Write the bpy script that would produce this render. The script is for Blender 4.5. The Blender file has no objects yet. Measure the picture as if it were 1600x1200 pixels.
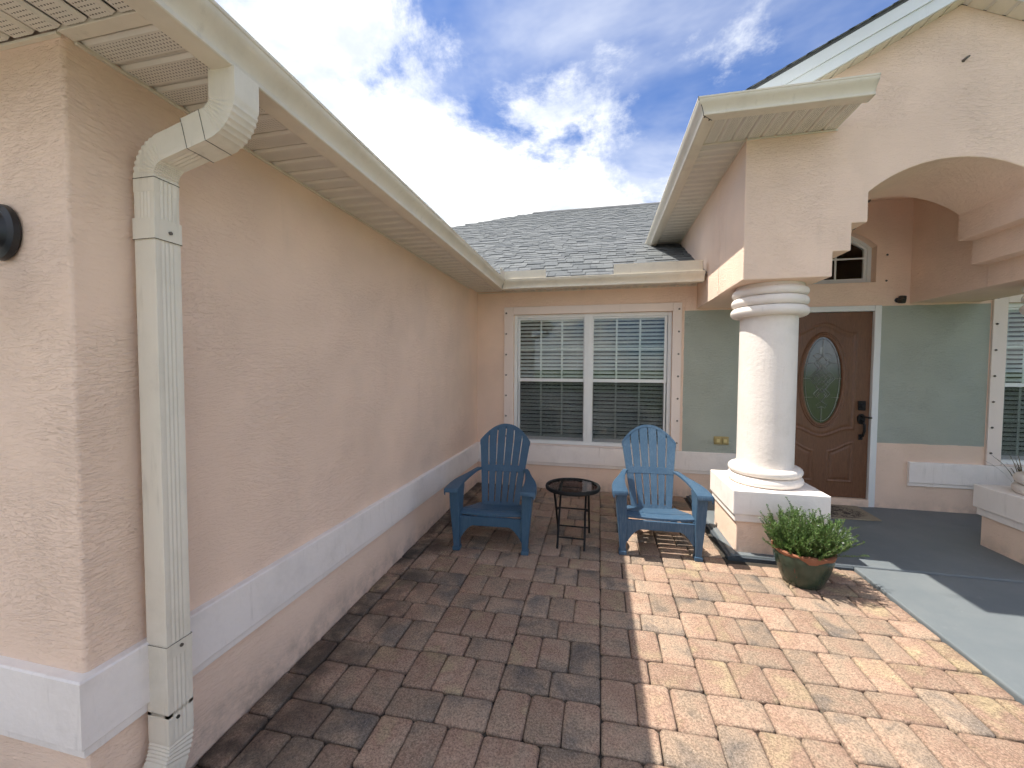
import bpy, bmesh, math, random
from mathutils import Vector, Matrix
random.seed(7)
S = bpy.context.scene
COL = S.collection
R = math.radians

# ------------------------------------------------------------------ camera
CAM = Vector((1.56, -5.005, 1.475))
yw, pt, rl = R(12.338), R(2.141), R(.283)
fwd = Vector((-math.sin(yw)*math.cos(pt), math.cos(yw)*math.cos(pt), -math.sin(pt)))
rt0 = Vector((math.cos(yw), math.sin(yw), 0)); up0 = rt0.cross(fwd)
rt = rt0*math.cos(rl) + up0*math.sin(rl); up = up0*math.cos(rl) - rt0*math.sin(rl)
cd = bpy.data.cameras.new('camera'); cam = bpy.data.objects.new('camera', cd); COL.objects.link(cam)
cd.sensor_width = 36; cd.lens = 623/1600*36; cd.clip_start = .05; cd.clip_end = 2000
cam.matrix_world = Matrix(((rt.x, up.x, -fwd.x, CAM.x), (rt.y, up.y, -fwd.y, CAM.y), (rt.z, up.z, -fwd.z, CAM.z), (0, 0, 0, 1)))
S.camera = cam
def pix(p):
    d = Vector(p) - CAM; z = d.dot(fwd)
    if z < .05: return None
    return 800 + 623*d.dot(rt)/z, 600 - 623*d.dot(up)/z, z

# ------------------------------------------------------------------ light
SUN_EL = 63.0
w = bpy.data.worlds.new('World'); S.world = w; w.use_nodes = True
nt = w.node_tree; nt.nodes.clear()
def N(nt, t, **k):
    n = nt.nodes.new(t)
    for a, b in k.items(): setattr(n, a, b)
    return n
def L(nt, a, b): nt.links.new(a, b)
def MA(nt, op, a, b=None, c=None, clamp=False):
    n = N(nt, 'ShaderNodeMath', operation=op, use_clamp=clamp)
    for i, v in enumerate((a, b, c)):
        if v is None: continue
        if isinstance(v, (int, float)): n.inputs[i].default_value = v
        else: L(nt, v, n.inputs[i])
    return n.outputs[0]
def MR(nt, v, a, b, c=0., d=1., smooth=True):
    n = N(nt, 'ShaderNodeMapRange', interpolation_type='SMOOTHSTEP' if smooth else 'LINEAR')
    L(nt, v, n.inputs[0])
    for i, q in enumerate((a, b, c, d)): n.inputs[i+1].default_value = q
    return n.outputs[0]
def MIX(nt, f, a, b, blend='MIX'):
    n = N(nt, 'ShaderNodeMix', data_type='RGBA', blend_type=blend)
    for i, v in ((0, f), (6, a), (7, b)):
        if isinstance(v, (int, float)): n.inputs[i].default_value = v
        elif isinstance(v, (tuple, list)): n.inputs[i].default_value = (*v[:3], 1)
        else: L(nt, v, n.inputs[i])
    return n.outputs[2]
def NOISE(nt, vec, scale, detail=2., rough=.5, dist=0., dim='3D', lac=2.):
    n = N(nt, 'ShaderNodeTexNoise', noise_dimensions=dim)
    if vec is not None: L(nt, vec, n.inputs['Vector'])
    n.inputs['Scale'].default_value = scale; n.inputs['Detail'].default_value = detail
    n.inputs['Roughness'].default_value = rough; n.inputs['Distortion'].default_value = dist; n.inputs['Lacunarity'].default_value = lac
    return n.outputs['Fac']
def MAPV(nt, vec, scale=(1, 1, 1), loc=(0, 0, 0), rot=(0, 0, 0)):
    n = N(nt, 'ShaderNodeMapping'); L(nt, vec, n.inputs[0])
    n.inputs['Scale'].default_value = scale; n.inputs['Location'].default_value = loc; n.inputs['Rotation'].default_value = rot
    return n.outputs[0]
SKY_STRENGTH = .15
CLOUD_OFF = (-18.87426931234739, 12.902704733337004, -1.2572212324375966)
sky = N(nt, 'ShaderNodeTexSky', sky_type='NISHITA')
sky.sun_disc = False; sky.sun_elevation = R(SUN_EL); sky.sun_rotation = R(-90); sky.air_density = 1.0; sky.dust_density = .4; sky.ozone_density = 2.2
tc = N(nt, 'ShaderNodeTexCoord')
sp = N(nt, 'ShaderNodeSeparateXYZ'); L(nt, tc.outputs['Generated'], sp.inputs[0])
zz = MA(nt, 'MAXIMUM', sp.outputs[2], 0.0)
den = MA(nt, 'ADD', zz, .30)
cx_ = MA(nt, 'DIVIDE', sp.outputs[0], den); cy_ = MA(nt, 'DIVIDE', sp.outputs[1], den)
cv = N(nt, 'ShaderNodeCombineXYZ'); L(nt, cx_, cv.inputs[0]); L(nt, cy_, cv.inputs[1])
cvm = MAPV(nt, cv.outputs[0], (1, 1, 1), CLOUD_OFF)
big = NOISE(nt, cvm, .85, 1.5, .5)
fine = NOISE(nt, cvm, 3.0, 7, .66, .15)
dens = MA(nt, 'ADD', MA(nt, 'MULTIPLY', big, 1.25), MA(nt, 'MULTIPLY', fine, .95))
cl = MR(nt, dens, 1.00, 1.22)
wis = NOISE(nt, MAPV(nt, cvm, (1, 1.25, 1), (5, 3, 0), (0, 0, .6)), 1.5, 6, .60, .3)
ws = MR(nt, wis, .38, .78, .05, .58)
mask = MA(nt, 'SUBTRACT', 1., MA(nt, 'MULTIPLY', MA(nt, 'SUBTRACT', 1., cl), MA(nt, 'SUBTRACT', 1., ws)), clamp=True)
lit = NOISE(nt, MAPV(nt, cvm, (1, 1, 1), (.06, .015, 0)), 3.6, 5, .62, .2)     # self-shading of the billows
shade = MR(nt, lit, .36, .68, 1.08, .64)
shade = MA(nt, 'ADD', MA(nt, 'MULTIPLY', MA(nt, 'SUBTRACT', 1., cl), .9), MA(nt, 'MULTIPLY', cl, shade))
ccol = MIX(nt, 1.0, MIX(nt, MR(nt, shade, .6, 1.0), (2.42, 2.60, 2.82), (2.62, 2.62, 2.60)), shade, 'MULTIPLY')
skyc = MIX(nt, 1.0, sky.outputs[0], (.122, .200, .312), 'MULTIPLY')
scol = MIX(nt, mask, skyc, ccol)
bg = N(nt, 'ShaderNodeBackground'); bg.inputs[1].default_value = SKY_STRENGTH
L(nt, scol, bg.inputs[0]); wo = N(nt, 'ShaderNodeOutputWorld'); L(nt, bg.outputs[0], wo.inputs[0])

sd = bpy.data.lights.new('sun', 'SUN'); sun = bpy.data.objects.new('sun', sd); COL.objects.link(sun)
sd.energy = 2.0; sd.angle = R(.53); sd.color = (1, .95, .87)
sun.rotation_euler = Vector((math.cos(R(SUN_EL)), -.012, -math.sin(R(SUN_EL)))).to_track_quat('-Z', 'Y').to_euler()
sun.location = (-6, 0, 12)
vs = S.view_settings; vs.view_transform = 'Standard'; vs.look = 'None'; vs.gamma = 1; vs.use_curve_mapping = False
vs.exposure = 1.95
S.cycles.use_denoising = True
S.cycles.max_bounces = 8; S.cycles.diffuse_bounces = 5; S.cycles.glossy_bounces = 3; S.cycles.transparent_max_bounces = 12
S.cycles.use_adaptive_sampling = True; S.cycles.adaptive_threshold = .03; S.cycles.adaptive_min_samples = 16
S.cycles.sample_clamp_indirect = 8

# ------------------------------------------------------------------ helpers
def tag(o, label=None, cat=None, group=None, kind=None):
    for k, v in (('label', label), ('category', cat), ('group', group), ('kind', kind)):
        if v: o[k] = v
    return o
def empty(name, loc=(0, 0, 0), rz=0):
    o = bpy.data.objects.new(name, None); COL.objects.link(o); o.location = loc; o.rotation_euler = (0, 0, rz)
    o.empty_display_size = .1
    return o
def link(name, me, parent=None):
    o = bpy.data.objects.new(name, me); COL.objects.link(o)
    if parent: o.parent = parent
    return o
class MB:
    """collects geometry for one mesh"""
    def __init__(s): s.v = []; s.f = []
    def add(s, v, f):
        b = len(s.v); s.v += [tuple(q) for q in v]; s.f += [tuple(i+b for i in q) for q in f]; return s
    def box(s, x0, x1, y0, y1, z0, z1, bev=0):
        if bev <= 0:
            v = [(x, y, z) for z in (z0, z1) for y in (y0, y1) for x in (x0, x1)]
            return s.add(v, [(0, 2, 3, 1), (4, 5, 7, 6), (0, 1, 5, 4), (2, 6, 7, 3), (0, 4, 6, 2), (1, 3, 7, 5)])
        bm = bmesh.new(); bmesh.ops.create_cube(bm, size=1)
        for q in bm.verts: q.co = Vector(((x0+x1)/2+q.co.x*(x1-x0), (y0+y1)/2+q.co.y*(y1-y0), (z0+z1)/2+q.co.z*(z1-z0)))
        bmesh.ops.bevel(bm, geom=bm.edges[:], offset=bev, segments=2, affect='EDGES', profile=.5)
        bm.verts.index_update(); v = [q.co.copy() for q in bm.verts]; f = [[a.index for a in q.verts] for q in bm.faces]; bm.free()
        return s.add(v, f)
    def prism(s, poly, a0, a1, axis='z', cap=True):
        """poly of 2D points; extruded along axis. axis z: (x,y); axis y: (x,z); axis x: (y,z)"""
        def p(q, a): return {'z': (q[0], q[1], a), 'y': (q[0], a, q[1]), 'x': (a, q[0], q[1])}[axis]
        n = len(poly); v = [p(q, a0) for q in poly] + [p(q, a1) for q in poly]
        f = [(i, (i+1) % n, n+(i+1) % n, n+i) for i in range(n)]
        if cap: f += [tuple(range(n))[::-1], tuple(range(n, 2*n))]
        return s.add(v, f)
    def tube(s, pts, r, n=8, closed=False, cap=True):
        pts = [Vector(p) for p in pts]; m = len(pts); rs = r if isinstance(r, (list, tuple)) else [r]*m
        v = []; nrm = None
        for i, p in enumerate(pts):
            if closed: t = pts[(i+1) % m]-pts[i-1]
            else: t = pts[min(i+1, m-1)]-pts[max(i-1, 0)]
            t.normalize()
            if nrm is None:
                nrm = t.orthogonal().normalized()
            nrm = (nrm - t*nrm.dot(t)).normalized(); b = t.cross(nrm)
            v += [p + (nrm*math.cos(2*math.pi*k/n)+b*math.sin(2*math.pi*k/n))*rs[i] for k in range(n)]
        f = []
        for i in range(m if closed else m-1):
            j = (i+1) % m
            f += [(i*n+k, i*n+(k+1) % n, j*n+(k+1) % n, j*n+k) for k in range(n)]
        if cap and not closed: f += [tuple(range(n))[::-1], tuple(range((m-1)*n, m*n))]
        return s.add(v, f)
    def lathe(s, prof, cx, cy, n=40, z0=0):
        v = []; m = len(prof)
        for r, z in prof: v += [(cx+r*math.cos(2*math.pi*k/n), cy+r*math.sin(2*math.pi*k/n), z0+z) for k in range(n)]
        f = [(i*n+k, i*n+(k+1) % n, (i+1)*n+(k+1) % n, (i+1)*n+k) for i in range(m-1) for k in range(n)]
        f += [tuple(range(n))[::-1], tuple(range((m-1)*n, m*n))]
        return s.add(v, f)
    def loft(s, rings, cap=True, closed=True):
        n = len(rings[0]); v = [q for r in rings for q in r]; f = []
        for i in range(len(rings)-1):
            for k in range(n if closed else n-1):
                f.append((i*n+k, i*n+(k+1) % n, (i+1)*n+(k+1) % n, (i+1)*n+k))
        if cap: f += [tuple(range(n))[::-1], tuple(range((len(rings)-1)*n, len(rings)*n))]
        return s.add(v, f)
    def sweep(s, path, prof, caps=True, closed_prof=True):
        """path of (x,y); profile of (out,z); out is to the right of the heading"""
        pts = [Vector(p) for p in path]; rings = []
        for i, p in enumerate(pts):
            def nr(a, b):
                d = (b-a).normalized(); return Vector((d.y, -d.x))
            if i == 0: o = nr(pts[0], pts[1])
            elif i == len(pts)-1: o = nr(pts[-2], pts[-1])
            else:
                a, b = nr(pts[i-1], p), nr(p, pts[i+1]); o = (a+b); o = o/o.dot(a)
            rings.append([(p.x+o.x*q[0], p.y+o.y*q[0], q[1]) for q in prof])
        return s.loft(rings, caps, closed_prof)
    def build(s, name, mat, parent=None, smooth=None, bev=0, seg=2, kind=None):
        me = bpy.data.meshes.new(name); me.from_pydata(s.v, [], s.f)
        bm = bmesh.new(); bm.from_mesh(me)
        bmesh.ops.recalc_face_normals(bm, faces=bm.faces[:])
        if bev > 0:
            ed = [e for e in bm.edges if len(e.link_faces) == 2 and e.calc_face_angle(0) > .5]
            bmesh.ops.bevel(bm, geom=ed, offset=bev, segments=seg, affect='EDGES', profile=.5, clamp_overlap=True)
        bm.to_mesh(me); bm.free()
        if smooth is not None:
            for p in me.polygons: p.use_smooth = True
            try: me.set_sharp_from_angle(angle=R(smooth))
            except Exception: pass
        me.materials.append(mat)
        o = link(name, me, parent)
        if kind: o['kind'] = kind
        return o

# ------------------------------------------------------------------ materials
def newmat(name):
    m = bpy.data.materials.new(name); m.use_nodes = True; t = m.node_tree; t.nodes.clear()
    b = N(t, 'ShaderNodeBsdfPrincipled'); o = N(t, 'ShaderNodeOutputMaterial'); L(t, b.outputs[0], o.inputs[0])
    return m, t, b
def setc(t, b, c):
    if isinstance(c, (tuple, list)): b.inputs['Base Color'].default_value = (*c[:3], 1)
    else: L(t, c, b.inputs['Base Color'])
def POS(t): return N(t, 'ShaderNodeNewGeometry').outputs['Position']
def BUMP(t, b, h, strength=1., dist=.005, chain=None):
    n = N(t, 'ShaderNodeBump'); n.inputs['Strength'].default_value = strength; n.inputs['Distance'].default_value = dist
    L(t, h, n.inputs['Height'])
    if chain is not None: L(t, chain, n.inputs['Normal'])
    L(t, n.outputs[0], b.inputs['Normal']); return n.outputs[0]
def RND(t):
    """per piece random value, for single pieces and for pieces joined into one mesh"""
    a = N(t, 'ShaderNodeObjectInfo').outputs['Random']; b = N(t, 'ShaderNodeNewGeometry').outputs['Random Per Island']
    return MA(t, 'FRACT', MA(t, 'ADD', a, b))
def RAMP(t, v, stops, interp='LINEAR'):
    n = N(t, 'ShaderNodeValToRGB'); n.color_ramp.interpolation = interp; e = n.color_ramp.elements
    while len(e) > 1: e.remove(e[0])
    e[0].position = stops[0][0]; e[0].color = (*stops[0][1], 1)
    for p, c in stops[1:]:
        q = e.new(p); q.color = (*c, 1)
    L(t, v, n.inputs[0]); return n.outputs[0]

PINK = (.88, .665, .52)
GREEN = (.40, .425, .365)
def stucco(name, color=PINK, green=False, amount=1.0):
    m, t, b = newmat(name); p = POS(t)
    # trowel marks: long flat-lying ridges whose direction wanders
    warp = N(t, 'ShaderNodeTexNoise'); L(t, p, warp.inputs['Vector']); warp.inputs['Scale'].default_value = 1.6; warp.inputs['Detail'].default_value = 1
    wv = N(t, 'ShaderNodeVectorMath', operation='MULTIPLY_ADD'); L(t, warp.outputs['Color'], wv.inputs[0]); wv.inputs[1].default_value = (.22, .22, .22); L(t, p, wv.inputs[2])
    pv = MAPV(t, wv.outputs[0], (1, 1, 3.6))
    n1 = NOISE(t, pv, 15, 3, .55, .6)
    edge = MR(t, n1, .485, .525)                       # plateaus with crisp torn edges
    n2 = NOISE(t, MAPV(t, wv.outputs[0], (1, 1, 4.2), (4, 7, 2)), 32, 3, .55, .5)
    edge2 = MR(t, n2, .50, .55)
    where = MR(t, NOISE(t, p, 2.3, 1, .5), .36, .62)
    fine = NOISE(t, p, 170, 2, .6)
    h = MA(t, 'ADD', MA(t, 'MULTIPLY', MA(t, 'ADD', MA(t, 'MULTIPLY', edge, .62), MA(t, 'MULTIPLY', edge2, .75)), MA(t, 'MULTIPLY_ADD', where, .65, .45)), MA(t, 'MULTIPLY', fine, .5))
    BUMP(t, b, h, 1.0, .00145*amount)
    var = NOISE(t, p, 1.1, 3, .6)
    c = color
    if green:
        s = N(t, 'ShaderNodeSeparateXYZ'); L(t, p, s.inputs[0])
        wob = MA(t, 'MULTIPLY_ADD', NOISE(t, p, 9, 2), .016, -.008)
        zx = MA(t, 'ADD', s.outputs[2], wob)
        lo = MA(t, 'MULTIPLY_ADD', MA(t, 'GREATER_THAN', s.outputs[0], 4.0), .205, .5)
        g = MA(t, 'MULTIPLY', MA(t, 'GREATER_THAN', zx, lo), MA(t, 'LESS_THAN', zx, 2.165))
        g = MA(t, 'MULTIPLY', g, MA(t, 'MULTIPLY', MA(t, 'GREATER_THAN', MA(t, 'ADD', s.outputs[0], wob), 2.525), MA(t, 'LESS_THAN', s.outputs[0], 5.425)))
        c = MIX(t, g, PINK, GREEN)
    c = MIX(t, 1.0, c, MR(t, var, .25, .75, .88, 1.06), 'MULTIPLY')
    tint = MR(t, NOISE(t, MAPV(t, p, (1, 1, 1), (8, 3, 6)), .7, 3, .55), .35, .7, 0, .18)
    c = MIX(t, tint, c, MIX(t, 1., c, (1.0, .965, .90), 'MULTIPLY'))
    pits = MR(t, NOISE(t, MAPV(t, p, (1, 1, 2.2), (1, 9, 4)), 60, 2, .5), .70, .76, 0, .14)
    c = MIX(t, pits, c, (.40, .31, .24))
    # faint water stains and grime
    st = MR(t, NOISE(t, MAPV(t, p, (3, 3, .5)), 2.0, 4, .65), .58, .82, 0, .13)
    c = MIX(t, st, c, (.33, .27, .20))
    sz = N(t, 'ShaderNodeSeparateXYZ'); L(t, p, sz.inputs[0])
    spl = MA(t, 'MULTIPLY', MR(t, sz.outputs[2], .16, -.08), MR(t, NOISE(t, p, 7, 5, .7), .35, .7, 0, .55))
    c = MIX(t, spl, c, (.24, .19, .15))
    setc(t, b, c); b.inputs['Roughness'].default_value = .88; b.inputs['Specular IOR Level'].default_value = .25
    return m
def painted(name, color, rough=.55, bump=.0006, dirt=.15, scale=90, spec=.35, dirtcol=(.25, .21, .16)):
    m, t, b = newmat(name); p = POS(t)
    d = MR(t, NOISE(t, p, 3.5, 7, .65), .45, .8, 0, dirt)
    d2 = MR(t, NOISE(t, MAPV(t, p, (9, 9, 1.2)), 3, 5, .6), .55, .8, 0, dirt)
    c = MIX(t, MA(t, 'MAXIMUM', d, d2), color, dirtcol)
    setc(t, b, c); b.inputs['Roughness'].default_value = rough; b.inputs['Specular IOR Level'].default_value = spec
    if bump > 0: BUMP(t, b, NOISE(t, p, scale, 4, .6), 1., bump)
    return m
def plain(name, color, rough=.5, metal=0., spec=.5):
    m, t, b = newmat(name); p = POS(t)
    setc(t, b, MIX(t, MR(t, NOISE(t, p, 30, 4, .6), .3, .7, 0, .25), color, tuple(q*.7 for q in color)))
    b.inputs['Roughness'].default_value = rough; b.inputs['Metallic'].default_value = metal; b.inputs['Specular IOR Level'].default_value = spec
    return m
M = {}
M['stucco'] = stucco('peach_stucco')
M['stucco_back'] = stucco('peach_and_sage_stucco', green=True)
M['stucco_smooth'] = stucco('peach_stucco_smooth', amount=.35)
M['trim'] = painted('white_trim_paint', (.87, .80, .74), .65, .0022, .22, 42)
M['casing'] = painted('cream_casing_paint', (.82, .70, .62), .6, .0006, .08)
M['column'] = painted('white_column_paint', (.80, .73, .665), .7, .0030, .20, 38)
M['vinyl'] = painted('white_vinyl', (.76, .77, .75), .38, 0, .08)
M['gutter'] = painted('cream_aluminium', (.72, .655, .53), .42, .0003, .26, 30, .45)
M['downspout'] = painted('cream_aluminium_spout', (.76, .70, .585), .42, .0003, .26, 30, .45, (.22, .20, .14))
M['rake'] = painted('white_rake_board', (.74, .76, .76), .45, 0, .10)
M['seam'] = plain('dark_seam_sealant', (.05, .045, .035), .8)
M['black'] = plain('black_metal', (.010, .010, .010), .5, 0, .25)
M['blackplastic'] = plain('black_plastic', (.015, .015, .017), .35)
M['bolt'] = plain('steel_bolt', (.16, .14, .12), .5, .6)
M['dark'] = plain('dark_interior', (.03, .03, .03), .9)
M['slat'] = painted('white_blind_slat', (.82, .82, .80), .5, 0, .04)
M['cord'] = plain('blind_cord', (.7, .7, .68), .7)
M['sand'] = painted('joint_sand', (.045, .038, .030), .95, .002, .4, 200)
M['yellowed'] = painted('yellowed_plastic', (.42, .33, .14), .5, 0, .2)

def mat_soffit(ax):
    m, t, b = newmat('perforated_vinyl_soffit_'+ax); p = POS(t)
    s = N(t, 'ShaderNodeSeparateXYZ'); L(t, p, s.inputs[0])
    o = N(t, 'ShaderNodeSeparateXYZ'); L(t, N(t, 'ShaderNodeTexCoord').outputs['Object'], o.inputs[0])
    u, v = (o.outputs[0], o.outputs[1])            # u across the strip, v along it
    def saw(x, per): return MA(t, 'ABSOLUTE', MA(t, 'SUBTRACT', MA(t, 'FRACT', MA(t, 'DIVIDE', x, per)), .5))
    du = MA(t, 'MULTIPLY', saw(u, .0115), .0115); dv = MA(t, 'MULTIPLY', saw(v, .0125), .0125)
    r = MA(t, 'SQRT', MA(t, 'ADD', MA(t, 'POWER', MA(t, 'MULTIPLY', du, .62), 2), MA(t, 'POWER', dv, 2)))
    hole = MA(t, 'LESS_THAN', r, .0021)
    hole = MA(t, 'MULTIPLY', hole, MA(t, 'LESS_THAN', MA(t, 'ABSOLUTE', u), .029))
    d = MR(t, NOISE(t, p, 4, 6, .65), .45, .8, 0, .22)
    c = MIX(t, hole, MIX(t, d, (.70, .66, .57), (.30, .27, .20)), (.10, .085, .065))
    setc(t, b, c); b.inputs['Roughness'].default_value = .5
    return m
M['soffit'] = mat_soffit('x')
M['soffit_plain'] = painted('soffit_backing', (.66, .62, .54), .6, 0, .2)

def mat_paver():
    m, t, b = newmat('tumbled_concrete_paver'); p = POS(t); r = RND(t)
    off = N(t, 'ShaderNodeCombineXYZ'); L(t, MA(t, 'MULTIPLY', r, 37.), off.inputs[0]); L(t, MA(t, 'MULTIPLY', r, 91.), off.inputs[1])
    v = N(t, 'ShaderNodeVectorMath', operation='ADD'); L(t, p, v.inputs[0]); L(t, off.outputs[0], v.inputs[1])
    blend = NOISE(t, v.outputs[0], 5.5, 3, .55, .4)
    key = MA(t, 'ADD', MA(t, 'MULTIPLY', r, .48), MA(t, 'MULTIPLY_ADD', blend, 1.5, -.49), clamp=True)
    c = RAMP(t, key, [(.0, (.098, .088, .080)), (.2, (.148, .122, .100)), (.36, (.205, .160, .122)), (.52, (.222, .162, .124)), (.66, (.196, .135, .103)), (.84, (.222, .174, .120)), (1., (.246, .200, .130))])
    gsep = N(t, 'ShaderNodeSeparateXYZ'); L(t, N(t, 'ShaderNodeTexCoord').outputs['Generated'], gsep.inputs[0])
    eu = MA(t, 'MULTIPLY', MA(t, 'SUBTRACT', .5, MA(t, 'ABSOLUTE', MA(t, 'SUBTRACT', gsep.outputs[0], .5))), .24)
    ev = MA(t, 'MULTIPLY', MA(t, 'SUBTRACT', .5, MA(t, 'ABSOLUTE', MA(t, 'SUBTRACT', gsep.outputs[1], .5))), .16)
    ed = MA(t, 'ADD', MA(t, 'MINIMUM', eu, ev), MA(t, 'MULTIPLY_ADD', NOISE(t, p, 45, 3, .65), .022, -.011))
    c = MIX(t, MR(t, ed, .011, -.003, 0, .42), c, (.075, .064, .056))           # soil worked into the tumbled edges
    br = MA(t, 'FRACT', MA(t, 'MULTIPLY', r, 17.3))
    c = MIX(t, 1., c, MR(t, br, 0, 1, .86, 1.12), 'MULTIPLY')
    c = MIX(t, 1., c, MR(t, NOISE(t, p, 110, 4, .8), .30, .70, .55, 1.48), 'MULTIPLY')
    spk = MR(t, NOISE(t, p, 260, 2, .5), .66, .74)
    c = MIX(t, MA(t, 'MULTIPLY', spk, .55), c, (.55, .50, .43))
    dk = MR(t, NOISE(t, MAPV(t, p, (1, 1, 1), (9, 2, 5)), 210, 2, .5), .62, .72)
    c = MIX(t, MA(t, 'MULTIPLY', dk, .45), c, (.05, .045, .04))
    # mildew: strongest in the damp strip along the garage wall
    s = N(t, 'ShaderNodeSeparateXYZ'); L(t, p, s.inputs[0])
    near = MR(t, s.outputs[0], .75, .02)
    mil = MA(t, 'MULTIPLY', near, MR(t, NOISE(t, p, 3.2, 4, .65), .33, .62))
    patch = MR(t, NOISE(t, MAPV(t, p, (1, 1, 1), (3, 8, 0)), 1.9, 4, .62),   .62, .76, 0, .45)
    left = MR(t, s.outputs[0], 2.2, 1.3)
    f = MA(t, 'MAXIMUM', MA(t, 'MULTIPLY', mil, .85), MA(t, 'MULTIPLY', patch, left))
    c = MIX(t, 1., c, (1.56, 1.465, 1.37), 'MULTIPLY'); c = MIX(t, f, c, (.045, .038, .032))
    setc(t, b, c); b.inputs['Roughness'].default_value = .9; b.inputs['Specular IOR Level'].default_value = .3
    h = MA(t, 'ADD', NOISE(t, p, 230, 3, .7), MA(t, 'MULTIPLY', NOISE(t, p, 38, 2, .6), 1.6))
    BUMP(t, b, h, 1., .0034)
    return m
M['paver'] = mat_paver()
def mat_shingle():
    m, t, b = newmat('grey_asphalt_shingle'); p = POS(t); r = RND(t)
    c = RAMP(t, r, [(0., (.17, .185, .195)), (.2, (.215, .232, .240)), (.45, (.255, .272, .276)), (.7, (.295, .31, .312)), (.88, (.235, .25, .26)), (1., (.33, .345, .345))])
    c = MIX(t, 1., c, MR(t, NOISE(t, p, 60, 5, .8), .25, .75, .36, .68), 'MULTIPLY')
    setc(t, b, c); b.inputs['Roughness'].default_value = .95
    BUMP(t, b, NOISE(t, p, 300, 3, .7), 1., .002)
    return m
M['shingle'] = mat_shingle()
M['deck'] = plain('roof_underlayment', (.10, .102, .105), .95)
def mat_slab():
    m, t, b = newmat('grey_blue_slab_paint'); p = POS(t)
    c = MIX(t, MR(t, NOISE(t, p, 2.2, 7, .65), .3, .75), (.138, .158, .168), (.172, .188, .192))
    c = MIX(t, MR(t, NOISE(t, MAPV(t, p, (1, 1, 1), (4, 1, 0)), 9, 6, .7, .6), .60, .80, 0, .4), c, (.33, .335, .325))      # dust and scuffs
    c = MIX(t, MR(t, NOISE(t, MAPV(t, p, (1, 1, 1), (7, 3, 0)), 28, 4, .6), .70, .76, 0, .5), c, (.42, .42, .39))           # chips in the paint
    c = MIX(t, MR(t, NOISE(t, MAPV(t, p, (.7, 2.4, 1), (2, 9, 0), (0, 0, .4)), 3.0, 6, .7, 1.), .58, .74, 0, .3), c, (.075, .085, .088))
    setc(t, b, c); b.inputs['Roughness'].default_value = .55; b.inputs['Specular IOR Level'].default_value = .35
    BUMP(t, b, NOISE(t, p, 120, 5, .7), 1., .0014); return m
M['slab'] = mat_slab()
M['slabedge'] = plain('slab_edge_joint', (.055, .068, .080), .8)
def mat_lawn():
    m, t, b = newmat('lawn_grass'); p = POS(t)
    c = MIX(t, NOISE(t, p, 2, 8, .7), (.06, .10, .03), (.13, .17, .06)); setc(t, b, c); b.inputs['Roughness'].default_value = .95
    BUMP(t, b, NOISE(t, p, 40, 5, .8), 1., .03); return m
M['lawn'] = mat_lawn()
def mat_glass(name, tint=(.9, .94, .93), rough=.0, f0=.05):
    m = bpy.data.materials.new(name); m.use_nodes = True; t = m.node_tree; t.nodes.clear()
    o = N(t, 'ShaderNodeOutputMaterial'); tr = N(t, 'ShaderNodeBsdfTransparent'); gl = N(t, 'ShaderNodeBsdfGlossy'); mx = N(t, 'ShaderNodeMixShader')
    tr.inputs[0].default_value = (*tint, 1); gl.inputs['Roughness'].default_value = rough
    lw = N(t, 'ShaderNodeLayerWeight'); lw.inputs[0].default_value = .5
    f = MA(t, 'MULTIPLY_ADD', MA(t, 'POWER', lw.outputs['Facing'], 5.), .9, f0)
    L(t, f, mx.inputs[0]); L(t, tr.outputs[0], mx.inputs[1]); L(t, gl.outputs[0], mx.inputs[2]); L(t, mx.outputs[0], o.inputs[0]); return m
M['glass'] = mat_glass('window_glass', (.90, .93, .92), 0, .045)
M['tableglass'] = mat_glass('smoked_glass', (.52, .46, .46), .05, .06)
M['screen'] = bpy.data.materials.new('insect_screen_mesh')
def _scr():
    m = M['screen']; m.use_nodes = True; t = m.node_tree; t.nodes.clear()
    o = N(t, 'ShaderNodeOutputMaterial'); tr = N(t, 'ShaderNodeBsdfTransparent'); d = N(t, 'ShaderNodeBsdfDiffuse'); mx = N(t, 'ShaderNodeMixShader')
    d.inputs[0].default_value = (.022, .024, .026, 1); mx.inputs[0].default_value = .24
    L(t, tr.outputs[0], mx.inputs[1]); L(t, d.outputs[0], mx.inputs[2]); L(t, mx.outputs[0], o.inputs[0])
_scr()
def mat_wood():
    m, t, b = newmat('stained_oak_door'); p = POS(t)
    g = NOISE(t, MAPV(t, p, (14, 1, 1.1)), 9, 6, .65, 1.2)
    g2 = NOISE(t, MAPV(t, p, (60, 1, 2.2)), 9, 3, .6, .4)
    c = RAMP(t, MA(t, 'ADD', MA(t, 'MULTIPLY', g, .65), MA(t, 'MULTIPLY', g2, .35)), [(.3, (.072, .031, .015)), (.48, (.145, .064, .030)), (.62, (.19, .088, .042)), (.8, (.115, .050, .024))])
    setc(t, b, c); b.inputs['Roughness'].default_value = .42; BUMP(t, b, g2, 1., .0006); return m
M['wood'] = mat_wood()
def mat_plastic(name, col, fade):
    m, t, b = newmat(name); p = POS(t)
    st = NOISE(t, MAPV(t, p, (55, 55, 5)), 2.2, 5, .7)
    bl = NOISE(t, p, 7, 5, .6)
    f = MA(t, 'MULTIPLY', MR(t, st, .38, .75), MR(t, bl, .3, .65, .25, 1.))
    c = MIX(t, MA(t, 'MULTIPLY', f, fade), col, (.34, .43, .49))
    setc(t, b, c); b.inputs['Roughness'].default_value = .48; b.inputs['Specular IOR Level'].default_value = .4
    BUMP(t, b, st, 1., .0006); return m
M['blue'] = mat_plastic('blue_resin', (.040, .095, .155), .12)
M['bluefaded'] = mat_plastic('sun_faded_blue_resin', (.034, .080, .138), .22)
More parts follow.
